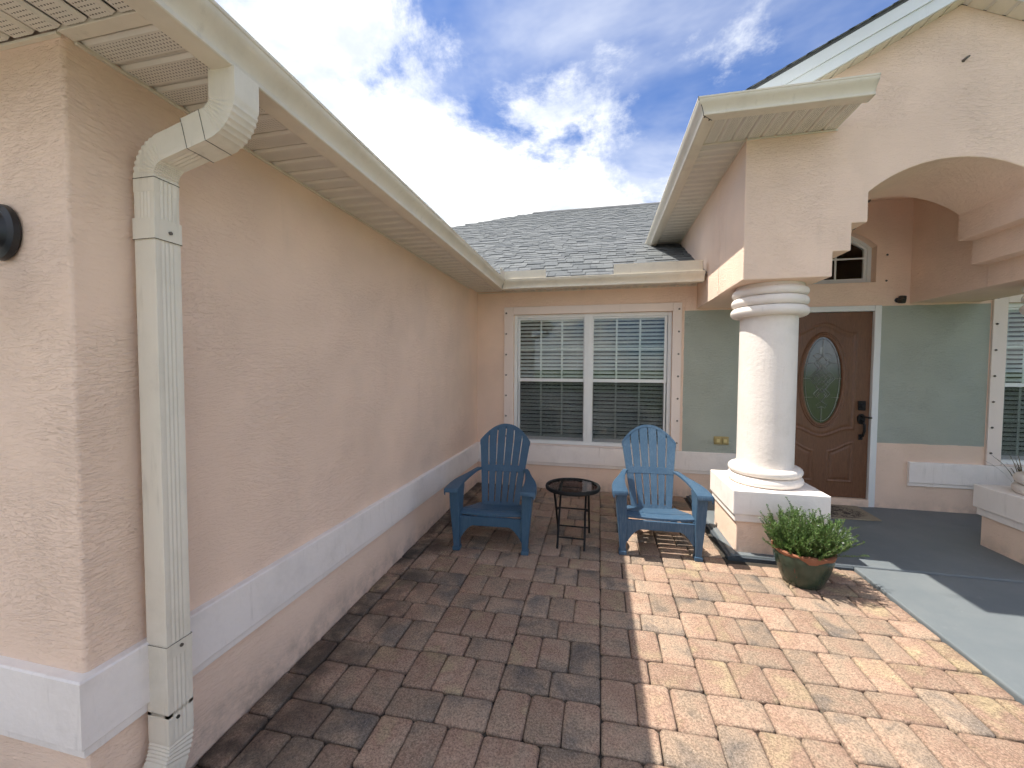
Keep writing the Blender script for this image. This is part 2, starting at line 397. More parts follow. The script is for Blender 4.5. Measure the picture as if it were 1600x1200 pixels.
def mat_pot():
    m, t, b = newmat('green_glazed_ceramic'); p = POS(t)
    n = NOISE(t, MAPV(t, p, (1, 1, .6)), 9, 6, .65, .5)
    c = RAMP(t, n, [(.3, (.016, .030, .020)), (.5, (.028, .046, .030)), (.7, (.046, .062, .044)), (.85, (.075, .088, .066))])
    rs = MR(t, NOISE(t, MAPV(t, p, (30, 30, 4), (1, 4, 0)), 1.2, 3, .5), .70, .76)
    c = MIX(t, rs, c, (.09, .028, .018))
    setc(t, b, c); b.inputs['Roughness'].default_value = .22; BUMP(t, b, n, 1., .002); return m
M['pot'] = mat_pot()
M['terracotta'] = painted('raw_terracotta', (.24, .100, .055), .85, .003, .3, 60, .2, (.12, .07, .05))
M['soil'] = painted('potting_soil', (.03, .022, .016), .95, .004, .3, 90)
def mat_leaf(name, a, bcol):
    m, t, b = newmat(name); r = N(t, 'ShaderNodeNewGeometry').outputs['Random Per Island']
    c = MIX(t, r, a, bcol); setc(t, b, c); b.inputs['Roughness'].default_value = .5
    b.inputs['Subsurface Weight'].default_value = 0
    tl = N(t, 'ShaderNodeBsdfTranslucent'); L(t, c, tl.inputs[0]); mx = N(t, 'ShaderNodeMixShader'); mx.inputs[0].default_value = .24
    o = [n for n in t.nodes if n.type == 'OUTPUT_MATERIAL'][0]
    L(t, b.outputs[0], mx.inputs[1]); L(t, tl.outputs[0], mx.inputs[2]); L(t, mx.outputs[0], o.inputs[0]); return m
M['leaf'] = mat_leaf('small_green_leaf', (.040, .100, .018), (.15, .24, .06))
M['stem'] = plain('plant_stem', (.10, .11, .04), .8)
M['dryleaf'] = mat_leaf('dry_spiky_leaf', (.05, .045, .018), (.20, .14, .06))
M['petal'] = plain('white_petal', (.8, .78, .8), .6)
def mat_mat():
    m, t, b = newmat('coir_doormat'); p = POS(t)
    s = N(t, 'ShaderNodeSeparateXYZ'); L(t, p, s.inputs[0])
    vx = MAPV(t, p, (1, 1.4, 0), (-3.93, .38, 0)); r = N(t, 'ShaderNodeVectorMath', operation='LENGTH'); L(t, vx, r.inputs[0])
    n = NOISE(t, p, 26, 4, .7, 1.4)
    pat = MA(t, 'MULTIPLY', MR(t, n, .46, .54), MR(t, r.outputs['Value'], .33, .25))
    c = MIX(t, pat, (.30, .25, .18), (.05, .035, .03)); c = MIX(t, 1., c, MR(t, NOISE(t, p, 220, 3, .7), .3, .7, .7, 1.25), 'MULTIPLY')
    setc(t, b, c); b.inputs['Roughness'].default_value = .95; BUMP(t, b, NOISE(t, p, 260, 3, .7), 1., .003); return m
M['doormat'] = mat_mat()

# ------------------------------------------------------------------ ground
def gz(x, y):
    k = max(0., min(1., 1-x/3.45)); d = min(0., y+.8); d = max(d, -3.6)
    return -.022 + .027*d*k
lawn = MB(); lawn.add([(-900, -900, -.34), (900, -900, -.34), (900, 900, -.34), (-900, 900, -.34)], [(0, 1, 2, 3)])
tag(lawn.build('lawn', M['lawn']), kind='structure')
# sand bed under the pavers, following the fall of the patio
bed = MB()
xs = [-4.2, -.3, 0, .8, 1.6, 2.4, 3.2, 3.50]; ys = [-5.65, -5.2, -4.4, -3.6, -2.4, -1.4, -.8, 0.1]
bed.add([(x, y, gz(x, y)-.018) for y in ys for x in xs], [(j*8+i, j*8+i+1, (j+1)*8+i+1, (j+1)*8+i) for j in range(7) for i in range(7)])
patio = tag(bed.build('patio', M['sand']), kind='structure')
porch = MB(); porch.prism([(2.612, -1.545), (7.5, -1.545), (7.5, .1), (2.612, .1)], -.3, 0)
porch = tag(porch.build('porch_slab', M['slab'], bev=.012), kind='structure')
MB().prism([(2.585, -1.572), (3.455, -1.572), (3.455, -1.546), (2.611, -1.546), (2.611, .05), (2.585, .05)], -.3, -.014).build('slab_edge', M['slabedge'], porch)
walk = MB(); walk.prism([(3.455, -9), (5.6, -9), (5.6, -1.560), (3.455, -1.560)], -.3, -.004)
tag(walk.build('walkway', M['slab'], bev=.010), kind='structure')

drive = MB(); drive.prism([(-11, -24), (3.45, -24), (3.45, -5.66), (-11, -5.66)], -.4, -.12)
M['concrete'] = painted('pale_concrete', (.25, .24, .225), .9, .002, .25, 60, .3, (.3, .28, .25))
tag(drive.build('driveway', M['concrete']), kind='structure')
# pavers: courses of two lengthways and three crossways stones in 0.48 m columns
def paver_mesh(i):
    rnd = random.Random(100+i); Lx, Wy = .2378, .1568
    def ring(ins, z, jit):
        a, b = Lx/2-ins, Wy/2-ins; c = .0140-ins*.3
        base = [(-a+c, -b), (0, -b-jit[0]), (a-c, -b), (a, -b+c), (a, b-c), (a-c, b), (0, b+jit[1]), (-a+c, b), (-a, b-c), (-a, -b+c)]
        return [(x+j[0], y+j[1], z) for (x, y), j in zip(base, jit[2])]
    jit = (rnd.uniform(-.0005, .0028), rnd.uniform(-.0005, .0028), [(rnd.uniform(-.0022, .0018), rnd.uniform(-.0032, .0018)) for _ in range(10)])
    mb = MB(); mb.loft([ring(0, -.030, jit), ring(0, -.0080, jit), ring(.0042, -.0022, jit), ring(.016, .0010, jit)])
    mb.f = mb.f[:-2] + [mb.f[-1]]
    me = bpy.data.meshes.new('paver'); me.from_pydata(mb.v, [], mb.f)
    for q in me.polygons: q.use_smooth = True
    try: me.set_sharp_from_angle(angle=R(50))
    except Exception: pass
    me.materials.append(M['paver']); return me
PV = [paver_mesh(i) for i in range(16)]
spots = []
CW = .4815
for c in range(-9, 8):
    x0 = .140 + (c-1)*CW
    if c == 0: continue
    y = -2.22 if c % 2 else -2.455
    while y < .5: y += .4025
    while y > -5.6:
        for k in range(2): spots.append((x0+CW*(k+.5)/2, y-.0815, 0, .2385, .1575))
        for k in range(3): spots.append((x0+CW*(k+.5)/3, y-.163-.1195, 1, .1575, .2385))
        y -= .4025
y = .1
while y > -4.0:
    spots.append((.068, y-.12, 2, .128, .2385)); y -= .2425
ind = []; rest = []
for q in spots:
    x, y, k, sx, sy = q
    if x < -.02 and y > -4.25: continue
    if y > -.01: continue
    if x > 2.585 and y > -1.58: continue
    if x < -4.2 or y < -5.5: continue
    if x > 3.45: continue
    p = pix((x, y, gz(x, y)))
    vis = p is not None and -70 < p[0] < 1670 and p[1] < 1290 and p[1] > 0
    (ind if vis else rest).append((-(p[2] if p else 99), q))
ind.sort(key=lambda a: -a[0]); rest += ind[300:]; ind = ind[:300]
rp = random.Random(5)
def place_paver(q):
    x, y, k, sx, sy = q
    a0, a1 = x-sx/2, x+sx/2; b0, b1 = y-sy/2, y+sy/2
    if a1 > 3.448: a1 = 3.448
    if a1 > 2.578 and b1 > -1.578 and x < 2.585: a1 = min(a1, 2.578)
    if b1 > -1.578 and x > 2.585: b1 = min(b1, -1.578)
    b1 = min(b1, -.004)
    if a1-a0 < .025 or b1-b0 < .025: return None
    cx, cy = (a0+a1)/2, (b0+b1)/2; fx, fy = (a1-a0), (b1-b0)
    z = gz(cx, cy)+rp.uniform(-.0026, .0026)
    slope = (gz(cx, cy+.05)-gz(cx, cy-.05))/.1; sl2 = (gz(cx+.05, cy)-gz(cx-.05, cy))/.1
    m = Matrix.Translation((cx, cy, z)) @ Matrix.Rotation(slope+rp.uniform(-.012, .012), 4, 'X') @ Matrix.Rotation(-sl2+rp.uniform(-.012, .012), 4, 'Y')
    if k == 0: m = m @ Matrix.Rotation(rp.uniform(-.011, .011)+(math.pi if rp.random() < .5 else 0), 4, 'Z') @ Matrix.Diagonal((fx/.2385, fy/.1575, 1, 1))
    else: m = m @ Matrix.Rotation(rp.uniform(-.011, .011)+math.pi/2*(1 if rp.random() < .5 else -1), 4, 'Z') @ Matrix.Diagonal((fy/.2385, fx/.1575, 1, 1))
    return m
for _, q in ind:
    m = place_paver(q)
    if m is None: continue
    o = link('paver', rp.choice(PV), patio); o.matrix_world = m
mb = MB()
for _, q in rest:
    m = place_paver(q)
    if m is None: continue
    me = rp.choice(PV); mb.add([m @ v.co for v in me.vertices], [tuple(p.vertices) for p in me.polygons])
mb.build('paver_field', M['paver'], patio, kind='stuff')

# ------------------------------------------------------------------ house
house = tag(empty('house', (0, 0, 0)), 'peach stucco house with sage entry wall, arched portico and grey shingle roof', 'house')
H = house
ZS = 2.456
# garage wing: L-shaped wall with a softly rounded outer corner
arc = [(-.012+.012*math.sin(a), -4.106+.012-.012*math.cos(a)) for a in [i*math.pi/10 for i in range(6)]]
MB().prism([(-4.2, -4.106)] + arc + [(0, .2), (-.2, .2), (-.2, -3.9), (-4.2, -3.9)], -.34, 2.62).build('garage_wall', M['stucco'], H)
# back wall with openings
def wall_holes(x0, x1, z0, z1, holes, y0=0., y1=.22):
    xs = sorted({x0, x1, *[h[0] for h in holes], *[h[1] for h in holes]}); zs = sorted({z0, z1, *[h[2] for h in holes], *[h[3] for h in holes]})
    xs = [x for x in xs if x0 <= x <= x1]; zs = [z for z in zs if z0 <= z <= z1]
    b = MB(); inside = lambda x, z: any(h[0] < x < h[1] and h[2] < z < h[3] for h in holes)
    for i in range(len(xs)-1):
        for j in range(len(zs)-1):
            if not inside((xs[i]+xs[i+1])/2, (zs[j]+zs[j+1])/2):
                b.add([(xs[i], y0, zs[j]), (xs[i+1], y0, zs[j]), (xs[i+1], y0, zs[j+1]), (xs[i], y0, zs[j+1])], [(0, 1, 2, 3)])
    for h in holes[:4]:
        a, c, d, e = h
        v = [(a, y0, d), (c, y0, d), (c, y0, e), (a, y0, e), (a, y1, d), (c, y1, d), (c, y1, e), (a, y1, e)]
        b.add(v, [(0, 1, 5, 4), (1, 2, 6, 5), (2, 3, 7, 6), (3, 0, 4, 7)])
    return b
WIN = (.486, 2.393, .528, 2.166)
DOOR = (3.446, 4.478, .0, 2.171)
TRA = (3.50, 4.42, 2.42, 3.02)
RWIN = (5.553, 6.75, .528, 2.166)
bw = wall_holes(-.05, 7.5, -.34, 3.30, [WIN, DOOR, TRA, RWIN, (-.06, 2.66, 2.60, 3.31), (5.34, 7.6, 2.60, 3.31)])
# spandrels closing the square opening above the arched transom
tcx, thw, tsp, tcr = 3.96, .46, 2.80, 3.0
def arch(x, hw=thw, sp=tsp, cr=tcr, cx=tcx):
    rise = cr-sp; rad = (hw*hw+rise*rise)/(2*rise); return cr-rad+math.sqrt(max(0, rad*rad-(x-cx)**2))
ax_ = [TRA[0]+(TRA[1]-TRA[0])*i/20 for i in range(21)]
bw.add([(x, 0, arch(x)) for x in ax_]+[(x, 0, 3.02) for x in ax_]+[(x, .22, arch(x)) for x in ax_],
       [(i, i+1, 22+i, 21+i) for i in range(20)]+[(i, i+1, 43+i, 42+i) for i in range(20)])
bw.build('back_wall', M['stucco_back'], H)
# dark rooms behind the openings
def room(x0, x1, z0, z1, y0=.24, y1=1.6):
    b = MB(); v = [(x, y, z) for z in (z0, z1) for y in (y0, y1) for x in (x0, x1)]
    b.add(v, [(0, 2, 3, 1), (4, 5, 7, 6), (2, 6, 7, 3), (0, 4, 6, 2), (1, 3, 7, 5)]); return b
room(.2, 2.7, .3, 2.4).build('interior_room', M['dark'], H)
room(3.2, 4.7, -.1, 3.2).build('interior_room', M['dark'], H)
room(5.3, 7.0, .3, 2.4).build('interior_room', M['dark'], H)

# base band running round the wall foot
BAND = [(-.01, .517), (.026, .513), (.031, .508), (.031, .300), (.029, .297), (.017, .293), (.017, .262), (.013, .258), (-.01, .256)]
b = MB(); b.sweep([(-4.2, -4.106), (0, -4.106), (0, 0), (3.44, 0)], BAND); b.build('base_band', M['trim'], H)
b = MB(); b.sweep([(4.771, 0), (7.5, 0)], BAND); b.build('base_band', M['trim'], H)

# portico -------------------------------------------------------------
PX0, PX1, PYF, PYB, PZ = 2.654, 5.346, -1.521, -.85, 2.185
rise, hw = .195, .515; rad = (hw*hw+rise*rise)/(2*rise)
arcp = [(4.0+hw*math.cos(math.pi-0)*0 + x, 2.99-rad+math.sqrt(rad*rad-x*x)) for x in [(-hw+2*hw*i/28) for i in range(29)]]
prof = [(PX0, PZ), (3.268, PZ), (3.268, 2.373), (3.385, 2.373), (3.385, 2.576), (3.485, 2.576)] + [(p[0] if p[0] > 1 else p[0]+4, p[1]) for p in arcp] + \
       [(4.515, 2.576), (4.615, 2.576), (4.615, 2.373), (4.732, 2.373), (4.732, PZ), (PX1, PZ), (PX1, 3.381), (4.0, 4.039), (PX0, 3.381)]
b = MB(); b.prism(prof, PYF, PYB, 'y'); b.build('portico_front_wall', M['stucco'], H, bev=.007)
b = MB(); b.box(PX0, 3.268, PYB, 0, PZ, 3.4); b.build('portico_side_beam', M['stucco'], H)
b = MB(); b.box(4.732, PX1, PYB, 0, PZ, 3.4); b.build('portico_side_beam', M['stucco'], H)
b = MB(); b.box(PX0, 2.85, .001, 2.2, 2.3, 3.4); b.build('portico_upper_wall', M['stucco'], H)
b = MB(); b.box(3.268, 4.732, PYB, 0, 3.27, 3.33); b.build('portico_ceiling', M['stucco_smooth'], H)
# roof of the portico: decks, rake boards, sloping rake soffit
SL = .489; EX0, EX1 = 2.215, 5.785
def rz(x): return 3.35 + SL*(min(x, 8.0-x)-2.2)
b = MB()
for (xa, xb) in ((EX0, 4.0), (4.0, EX1)):
    za, zb = rz(xa), rz(xb)
    b.add([(xa, -1.665, za), (xb, -1.665, zb), (xb, 4.5, zb), (xa, 4.5, za), (xa, -1.665, za-.02), (xb, -1.665, zb-.02), (xb, 4.5, zb-.02), (xa, 4.5, za-.02)],
          [(0, 1, 2, 3), (7, 6, 5, 4), (0, 4, 5, 1), (1, 5, 6, 2), (2, 6, 7, 3), (3, 7, 4, 0)])
proof = b.build('portico_roof', M['deck'], H)
# the shingle courses whose edges show along the rake
me = None
for side in (0, 1):
    n = 0; s_ = 0.
    while s_ < 1.93:
        c, s1 = math.cos(math.atan(SL)), math.sin(math.atan(SL))
        u0, u1 = s_, min(s_+.143*1.25, 2.0)
        def P(u, y, lift): 
            x = EX0+u*c-lift*s1; z = rz(EX0)+u*s1+lift*c
            return ((x if side == 0 else 8-x), y, z)
        y0 = -1.683
        b = MB(); b.add([P(u0, y0, .002), P(u0, 2.5, .002), P(u0, y0, .009), P(u0, 2.5, .009), P(u1, y0, .002), P(u1, 2.5, .002), P(u1, y0, .005), P(u1, 2.5, .005)],
                        [(0, 1, 3, 2), (4, 6, 7, 5), (0, 2, 6, 4), (1, 5, 7, 3), (2, 3, 7, 6), (0, 4, 5, 1)])
        b.build('shingle', M['shingle'], proof); s_ += .143; n += 1
def rake(name, y0, y1, up_, dn, mat, side, xa=EX0):
    xs = [xa, 4.0]
    f = lambda x: x if side == 0 else 8-x
    b = MB(); v = []
    for x in xs:
        for y in (y0, y1):
            v += [(f(x), y, rz(x)-up_), (f(x), y, rz(x)-dn)]
    b.add(v, [(0, 1, 3, 2), (4, 6, 7, 5), (0, 4, 5, 1), (2, 3, 7, 6), (0, 2, 6, 4), (1, 5, 7, 3)]); return b.build(name, mat, proof)
for side in (0, 1):
    rake('rake_board', -1.664, -1.640, .021, .110, M['rake'], side, 2.38)
    rake('rake_trim', -1.652, -1.632, .112, .195, M['rake'], side, 2.52)
    rake('rake_soffit', -1.631, -1.522, .178, .192, M['soffit_plain'], side, 2.7)
    # vinyl strips of the rake soffit
    for i in range(11):
        xa, xb = 2.78+i*.11, 2.78+i*.11+.088
        if xb > 3.97: break
        f = lambda x: x if side == 0 else 8-x
        v = [(f(x), y, rz(x)-d) for x in (xa, xb) for y in (-1.630, -1.5225) for d in (.1925, .199)]
        bb = MB(); bb.add(v, [(0, 1, 3, 2), (4, 6, 7, 5), (0, 4, 5, 1), (2, 3, 7, 6), (0, 2, 6, 4), (1, 5, 7, 3)]); bb.build('soffit_panel', M['gutter'], proof)
rb = MB(); rb.tube([(4, -1.68, 4.245), (4, 4.5, 4.245)], .035, 8); rb.build('ridge_cap', M['shingle'], proof, smooth=40)
# cover of the eave return on the front
b = MB(); b.add([(2.34, -1.86, 3.352), (3.25, -1.86, 3.352), (3.25, -1.522, 3.41), (2.34, -1.522, 3.41), (2.34, -1.86, 3.342), (3.25, -1.86, 3.342), (3.25, -1.522, 3.32), (2.34, -1.522, 3.32)],
                [(0, 1, 2, 3), (4, 7, 6, 5), (0, 4, 5, 1), (1, 5, 6, 2), (3, 2, 6, 7), (0, 3, 7, 4)]); b.build('return_flashing', M['rake'], H)

# columns and pedestals
def column(cx, cy):
    b = MB(); b.lathe([(.213, .50), (.213, 2.186)], cx, cy, 64); c = b.build('column', M['column'], H, smooth=40)
    def ring(zc, hh, r, n='column_ring'):
        pr = [(.205, zc-hh)] + [(r-hh+hh*math.cos(a), zc+hh*math.sin(a)) for a in [(-math.pi/2+math.pi*i/10) for i in range(11)]] + [(.205, zc+hh)]
        q = MB(); q.lathe(pr, cx, cy, 64); q.build(n, M['column'], c, smooth=40)
    ring(.5505, .0385, .284); ring(.6265, .036, .278)
    ring(1.965, .042, .288); ring(2.048, .040, .283); ring(2.126, .037, .280)
    q = MB(); q.lathe([(.250, 2.160), (.250, 2.1845)], cx, cy, 48); q.build('column_ring', M['column'], c, smooth=40)
    x0, x1, y0, y1 = cx-.342, cx+.342, cy-.345, cy+.345
    p = MB(); p.box(x0+.036, x1-.036, y0+.038, y1-.038, -.05, .255); p = p.build('pedestal', M['stucco'], H, bev=.008)
    q = MB(); q.box(x0, x1, y0, y1, .318, .511); q.build('pedestal_cap', M['trim'], p, bev=.006)
    q = MB(); q.box(x0+.016, x1-.016, y0+.016, y1-.016, .256, .3175); q.build('pedestal_lip', M['trim'], p, bev=.005)
column(2.967, -1.187); column(5.055, -1.187)

# soffits ---------------------------------------------------------------
def soffit_strip(parent, cx, cy, z, length, width, rot, mat=None):
    """one vinyl strip; u across, v along"""
    key = round(length, 3)
    b = MB(); w2, l2 = width/2, length/2
    pr = [(-w2, .007), (-w2+.010, 0), (w2-.010, 0), (w2, .007), (w2, .010), (-w2, .010)]
    b.prism([(p[0], p[1]) for p in pr], -l2, l2, 'y')
    o = b.build('soffit_panel', mat or M['soffit'], parent)
    o.location = (cx, cy, z); o.rotation_euler = (0, 0, rot); return o
FX = .348
b = MB(); b.box(0.001, FX, -4.45, -.001, ZS+.0108, ZS+.022); sof = b.build('soffit', M['soffit_plain'], H)
y = -4.02
while y < -.40:
    soffit_strip(sof, .006+(FX-.006)/2, y, ZS, FX-.006, .0925, math.pi/2); y += .1035
for y in (-.36, -.30, -.24, -.18, -.12, -.06): pass
y = -4.106
b = MB(); b.box(0.002, FX, -4.118, -4.078, ZS-.003, ZS+.012, .002); b.build('soffit_joint_strip', M['gutter'], sof)
b = MB(); b.box(.001, .012, -4.078, -.35, ZS-.010, ZS-.001); b.build('soffit_channel', M['gutter'], sof)
# front eave of the garage
b = MB(); b.box(-4.2, FX, -4.46, -4.120, ZS+.0108, ZS+.022); sof2 = b.build('soffit', M['soffit_plain'], H)
x = .29
while x > -2.0:
    soffit_strip(sof2, x, -4.29, ZS, .335, .0925, 0); x -= .1035
b = MB(); b.box(-4.2, 0, -4.1185, -4.1065, ZS-.010, ZS-.001); b.build('soffit_channel', M['gutter'], sof2)
# back eave
b = MB(); b.box(.001, 2.652, -.350, -.001, ZS+.0118, ZS+.022); sof3 = b.build('soffit', M['soffit_plain'], H)
x = .42
while x < 2.64:
    soffit_strip(sof3, x, -.178, ZS+.001, .342, .0925, 0); x += .1035
b = MB(); b.box(.012, 2.652, -.012, -.001, ZS-.010, ZS-.001); b.build('soffit_channel', M['gutter'], sof3)
for y in (-.318, -.215, -.112):
    soffit_strip(sof3, .19, y, ZS+.0005, .34, .0925, math.pi/2)
b = MB(); b.box(5.348, 7.8, -.350, -.001, ZS+.0118, ZS+.022); b.build('soffit', M['soffit_plain'], H)
# portico eave and its front return
ZP = 3.268
b = MB(); b.box(2.335, 2.653, -1.865, 2.0, ZP+.0118, ZP+.022); sof4 = b.build('soffit', M['soffit_plain'], H)
y = -1.47
while y < 1.1:
    soffit_strip(sof4, 2.494, y, ZP, .312, .0925, math.pi/2); y += .1035
b = MB(); b.box(2.6545, 3.268, -1.865, -1.5225, ZP+.0118, ZP+.022); b.build('soffit', M['soffit_plain'], H)
x = 2.39
while x < 3.26:
    soffit_strip(sof4, x, -1.693, ZP+.001, .338, .0925, 0); x += .1035
b = MB(); b.box(2.345, 2.653, -1.5225, -1.5125, ZP-.008, ZP-.001); b.build('soffit_joint_strip', M['gutter'], sof4)
b = MB(); b.box(2.641, 2.6525, -1.512, 1.1, ZP-.010, ZP-.001); b.build('soffit_channel', M['gutter'], sof4)
b = MB(); b.box(2.66, 3.268, -1.5325, -1.5225, ZP-.010, ZP-.001); b.build('soffit_channel', M['gutter'], sof4)

# gutters -----------------------------------------------------------------
GP = [(0, .002), (.004, 0), (.078, 0), (.082, .003), (.082, .012), (.0795, .016), (.0795, .020), (.084, .034), (.094, .050), (.108, .064), (.118, .075), (.1225, .086), (.1225, .092), (.1265, .095), (.1265, .105), (.122, .107), (.114, .106),
      (.114, .101), (.117, .096), (.115, .088), (.100, .070), (.085, .052), (.074, .034), (.072, .008), (.008, .008), (.008, .112), (0, .112)]
def gutter(path, z, mat=None):
    b = MB(); b.sweep(path, [(p[0], p[1]+z) for p in GP]); return b.build('gutter', mat or M['gutter'], H, smooth=35)
def fascia(path, z0, z1):
    b = MB(); b.sweep(path, [(-.012, z0), (-.001, z0), (-.001, z1), (-.012, z1)]); return b.build('fascia', M['gutter'], H)
FXG = .356
g1 = gutter([(-4.3, -4.461), (FXG, -4.461), (FXG, -FXG), (2.625, -FXG)], 2.409)
fascia([(-4.3, -4.461), (FXG, -4.461), (FXG, -FXG), (2.652, -FXG)], 2.440, 2.545)
def endcap(parent, xa, xb, yf, z, d=-1, outdir=None):
    b = MB(); b.prism([(yf+d*p[0], p[1]+z) for p in GP[:17]] + [(yf, z+.106)], xa, xb, 'x'); b.build('end_cap', M['gutter'], parent)
endcap(g1, 2.622, 2.628, -FXG, 2.409)
# seam at the inside mitre
b = MB(); b.tube([(FXG+.083, -FXG-.083, 2.411), (FXG+.083, -FXG-.083, 2.421), (FXG+.097, -FXG-.097, 2.459), (FXG+.1245, -FXG-.1245, 2.497), (FXG+.128, -FXG-.128, 2.51)], .0022, 5); b.build('mitre_seam', M['seam'], g1)
# splash guards standing in the gutter
yo = -FXG-.116
def guard(pts, z0, z1):
    b = MB(); n = len(pts); v = [(p[0], p[1], z) for z in (z0, z1) for p in pts] + [(p[0]+p[2], p[1]+p[3], z) for z in (z0, z1) for p in pts]
    f = []
    for i in range(n-1): f += [(i, i+1, n+i+1, n+i), (2*n+i, 3*n+i, 3*n+i+1, 2*n+i+1), (n+i, n+i+1, 3*n+i+1, 3*n+i), (i, 2*n+i, 2*n+i+1, i+1)]
    f += [(0, n, 3*n, 2*n), (n-1, 2*n+n-1, 3*n+n-1, 2*n-1)]
    b.add(v, f); return b.build('splash_guard', M['gutter'], g1)
xo = FXG+.116
guard([(xo, -.66, -.002, 0), (xo, yo-.02, -.002, 0), (xo+.004, yo-.004, -.001, .0015), (xo+.02, yo, 0, .002), (.955, yo, 0, .002)], 2.508, 2.604)
guard([(1.70, yo, 0, .002), (2.57, yo, 0, .002), (2.60, yo+.006, -.001, .002), (2.612, yo+.03, -.002, .001), (2.614, yo+.07, -.002, 0)], 2.508, 2.625)
gp = gutter([(2.326, 1.35), (2.326, -1.870), (3.262, -1.870)], 3.243)
fascia([(2.326, 1.6), (2.326, -1.870), (3.262, -1.870)], 3.255, 3.37)
endcap(gp, 3.259, 3.265, -1.870, 3.243)
b = MB(); b.tube([(2.326-.01, -1.88, 3.2415), (2.326-.082, -1.870-.082, 3.2415), (2.326-.083, -1.953, 3.256), (2.326-.0945, -1.9645, 3.293), (2.326-.124, -1.994, 3.331), (2.326-.128, -1.998, 3.349)], .0022, 5); b.build('mitre_seam', M['seam'], gp)
for q in ((2.326-.03, -1.89), (2.326-.07, -1.93)):
    b = MB(); b.tube([(q[0], q[1], 3.2445), (q[0], q[1], 3.2395)], .006, 8); b.build('rivet', M['seam'], gp)

# downspout ------------------------------------------------------------
def ribbed(wd, dp, ribs=5):
    """cross-section: u = along wall (y), v = out of wall (x); corrugated faces"""
    pts = []
    def side(p0, p1, nrm, n):
        for i in range(n):
            t = (i+.0)/n; x = p0[0]+(p1[0]-p0[0])*t; y = p0[1]+(p1[1]-p0[1])*t
            k = (i % 2)*-.0018 if 1 < i < n-1 else 0
            pts.append((x+nrm[0]*k, y+nrm[1]*k))
    a, b2 = wd/2, dp/2
    side((-a, -b2), (a, -b2), (0, -1), 3); side((a, -b2), (a, b2), (1, 0), 12); side((a, b2), (-a, b2), (0, 1), 12); side((-a, b2), (-a, -b2), (-1, 0), 12)
    return pts
def spout(name, path, parent=None, crimp=None, wd=.082, dp=.088, mat=None):
    """path of (x, z) at fixed y; section swept in the xz plane"""
    sec = ribbed(wd, dp); rings = []
    n = len(path)
    for i, (x, z) in enumerate(path):
        a = path[max(i-1, 0)]; c = path[min(i+1, n-1)]; tx, tz = c[0]-a[0], c[1]-a[1]; l = math.hypot(tx, tz); tx /= l; tz /= l
        ox, oz = -tz, tx        # outward normal: for a downward heading this points to +x
        s = 1.0
        if crimp and crimp[0] < i < crimp[1]: s = .955 if i % 2 else 1.015
        rings.append([(x+ox*v*s, DY+u*s, z+oz*v*s) for u, v in sec])
    b = MB(); b.loft(rings); return b.build(name, mat or M['downspout'], parent, smooth=28)
DY = -3.905
X0 = .066
dsp = spout('downspout', [(X0, 1.965), (X0, .46)], H)
spout('downspout_section', [(X0, .50), (X0, .25)], dsp, wd=.086, dp=.092)
# upper elbow pair: outlet -> slant -> wall
def bend(c, r, a0, a1, n): return [(c[0]+r*math.cos(a0+(a1-a0)*i/n), c[1]+r*math.sin(a0+(a1-a0)*i/n)) for i in range(n+1)]
TH = R(76)
XT = .395
r1 = .090
c1 = (XT-r1, 2.335)
up1 = [(XT, 2.412), (XT, 2.365)] + bend(c1, r1, 0, -TH, 18)
pe = up1[-1]; d = (-math.sin(TH), -math.cos(TH))
m1 = (pe[0]+d[0]*.085, pe[1]+d[1]*.085)
spout('elbow', up1 + [m1], dsp, (4, 18), .091, .100)
# lower elbow
c2x = X0+r1
# distance along slant to reach the lower bend start
xs2 = c2x - r1*math.cos(TH)
k = (pe[0]-xs2)/(-d[0]); st2 = (pe[0]+d[0]*k, pe[1]+d[1]*k)
c2 = (c2x, st2[1]-r1*math.sin(TH)*1.0)
lo = bend(c2, r1, math.pi-TH, math.pi, 18)
m0 = (m1[0]-d[0]*.012, m1[1]-d[1]*.012)
spout('elbow', [m0, st2] + lo[1:] + [(X0, c2[1]-.05)], dsp, (2, 18), .082, .088)
ztop = c2[1]-.04
spout('downspout_section', [(X0, ztop), (X0, 1.945)], dsp, wd=.080, dp=.086)
spout('strap', [(X0, 1.975), (X0, 1.905)], dsp, wd=.0885, dp=.0945)
spout('strap', [(X0, .505), (X0, .455)], dsp, wd=.0885, dp=.0945)
def seamring(x, z, o, wd=.090, dp=.096):
    sec = [(-wd/2, -dp/2), (wd/2, -dp/2), (wd/2, dp/2), (-wd/2, dp/2)]
    ox, oz = o
    b = MB(); b.tube([(x+ox*v, DY+u, z+oz*v) for u, v in sec], .0011, 5, closed=True); b.build('joint_seam', M['seam'], dsp)
seamring(X0, 1.905, (1, 0), .089, .095); seamring(X0, .505, (1, 0), .089, .095); 
seamring(pe[0]+d[0]*.01, pe[1]+d[1]*.01, (-d[1], d[0]), .0915, .1005); seamring(X0, c2[1]-.005, (1, 0), .0835, .0895)
seamring(m1[0], m1[1], (-d[1], d[0]), .0915, .1005)
for z in (1.935, .485):
    b = MB(); b.tube([(X0+.047, DY+.005, z), (X0+.052, DY+.005, z)], .006, 8); b.build('screw', M['bolt'], dsp)
b = MB(); b.tube([(X0+.045, DY-.012, .235), (X0+.050, DY-.012, .235)], .006, 8); b.build('screw', M['seam'], dsp)
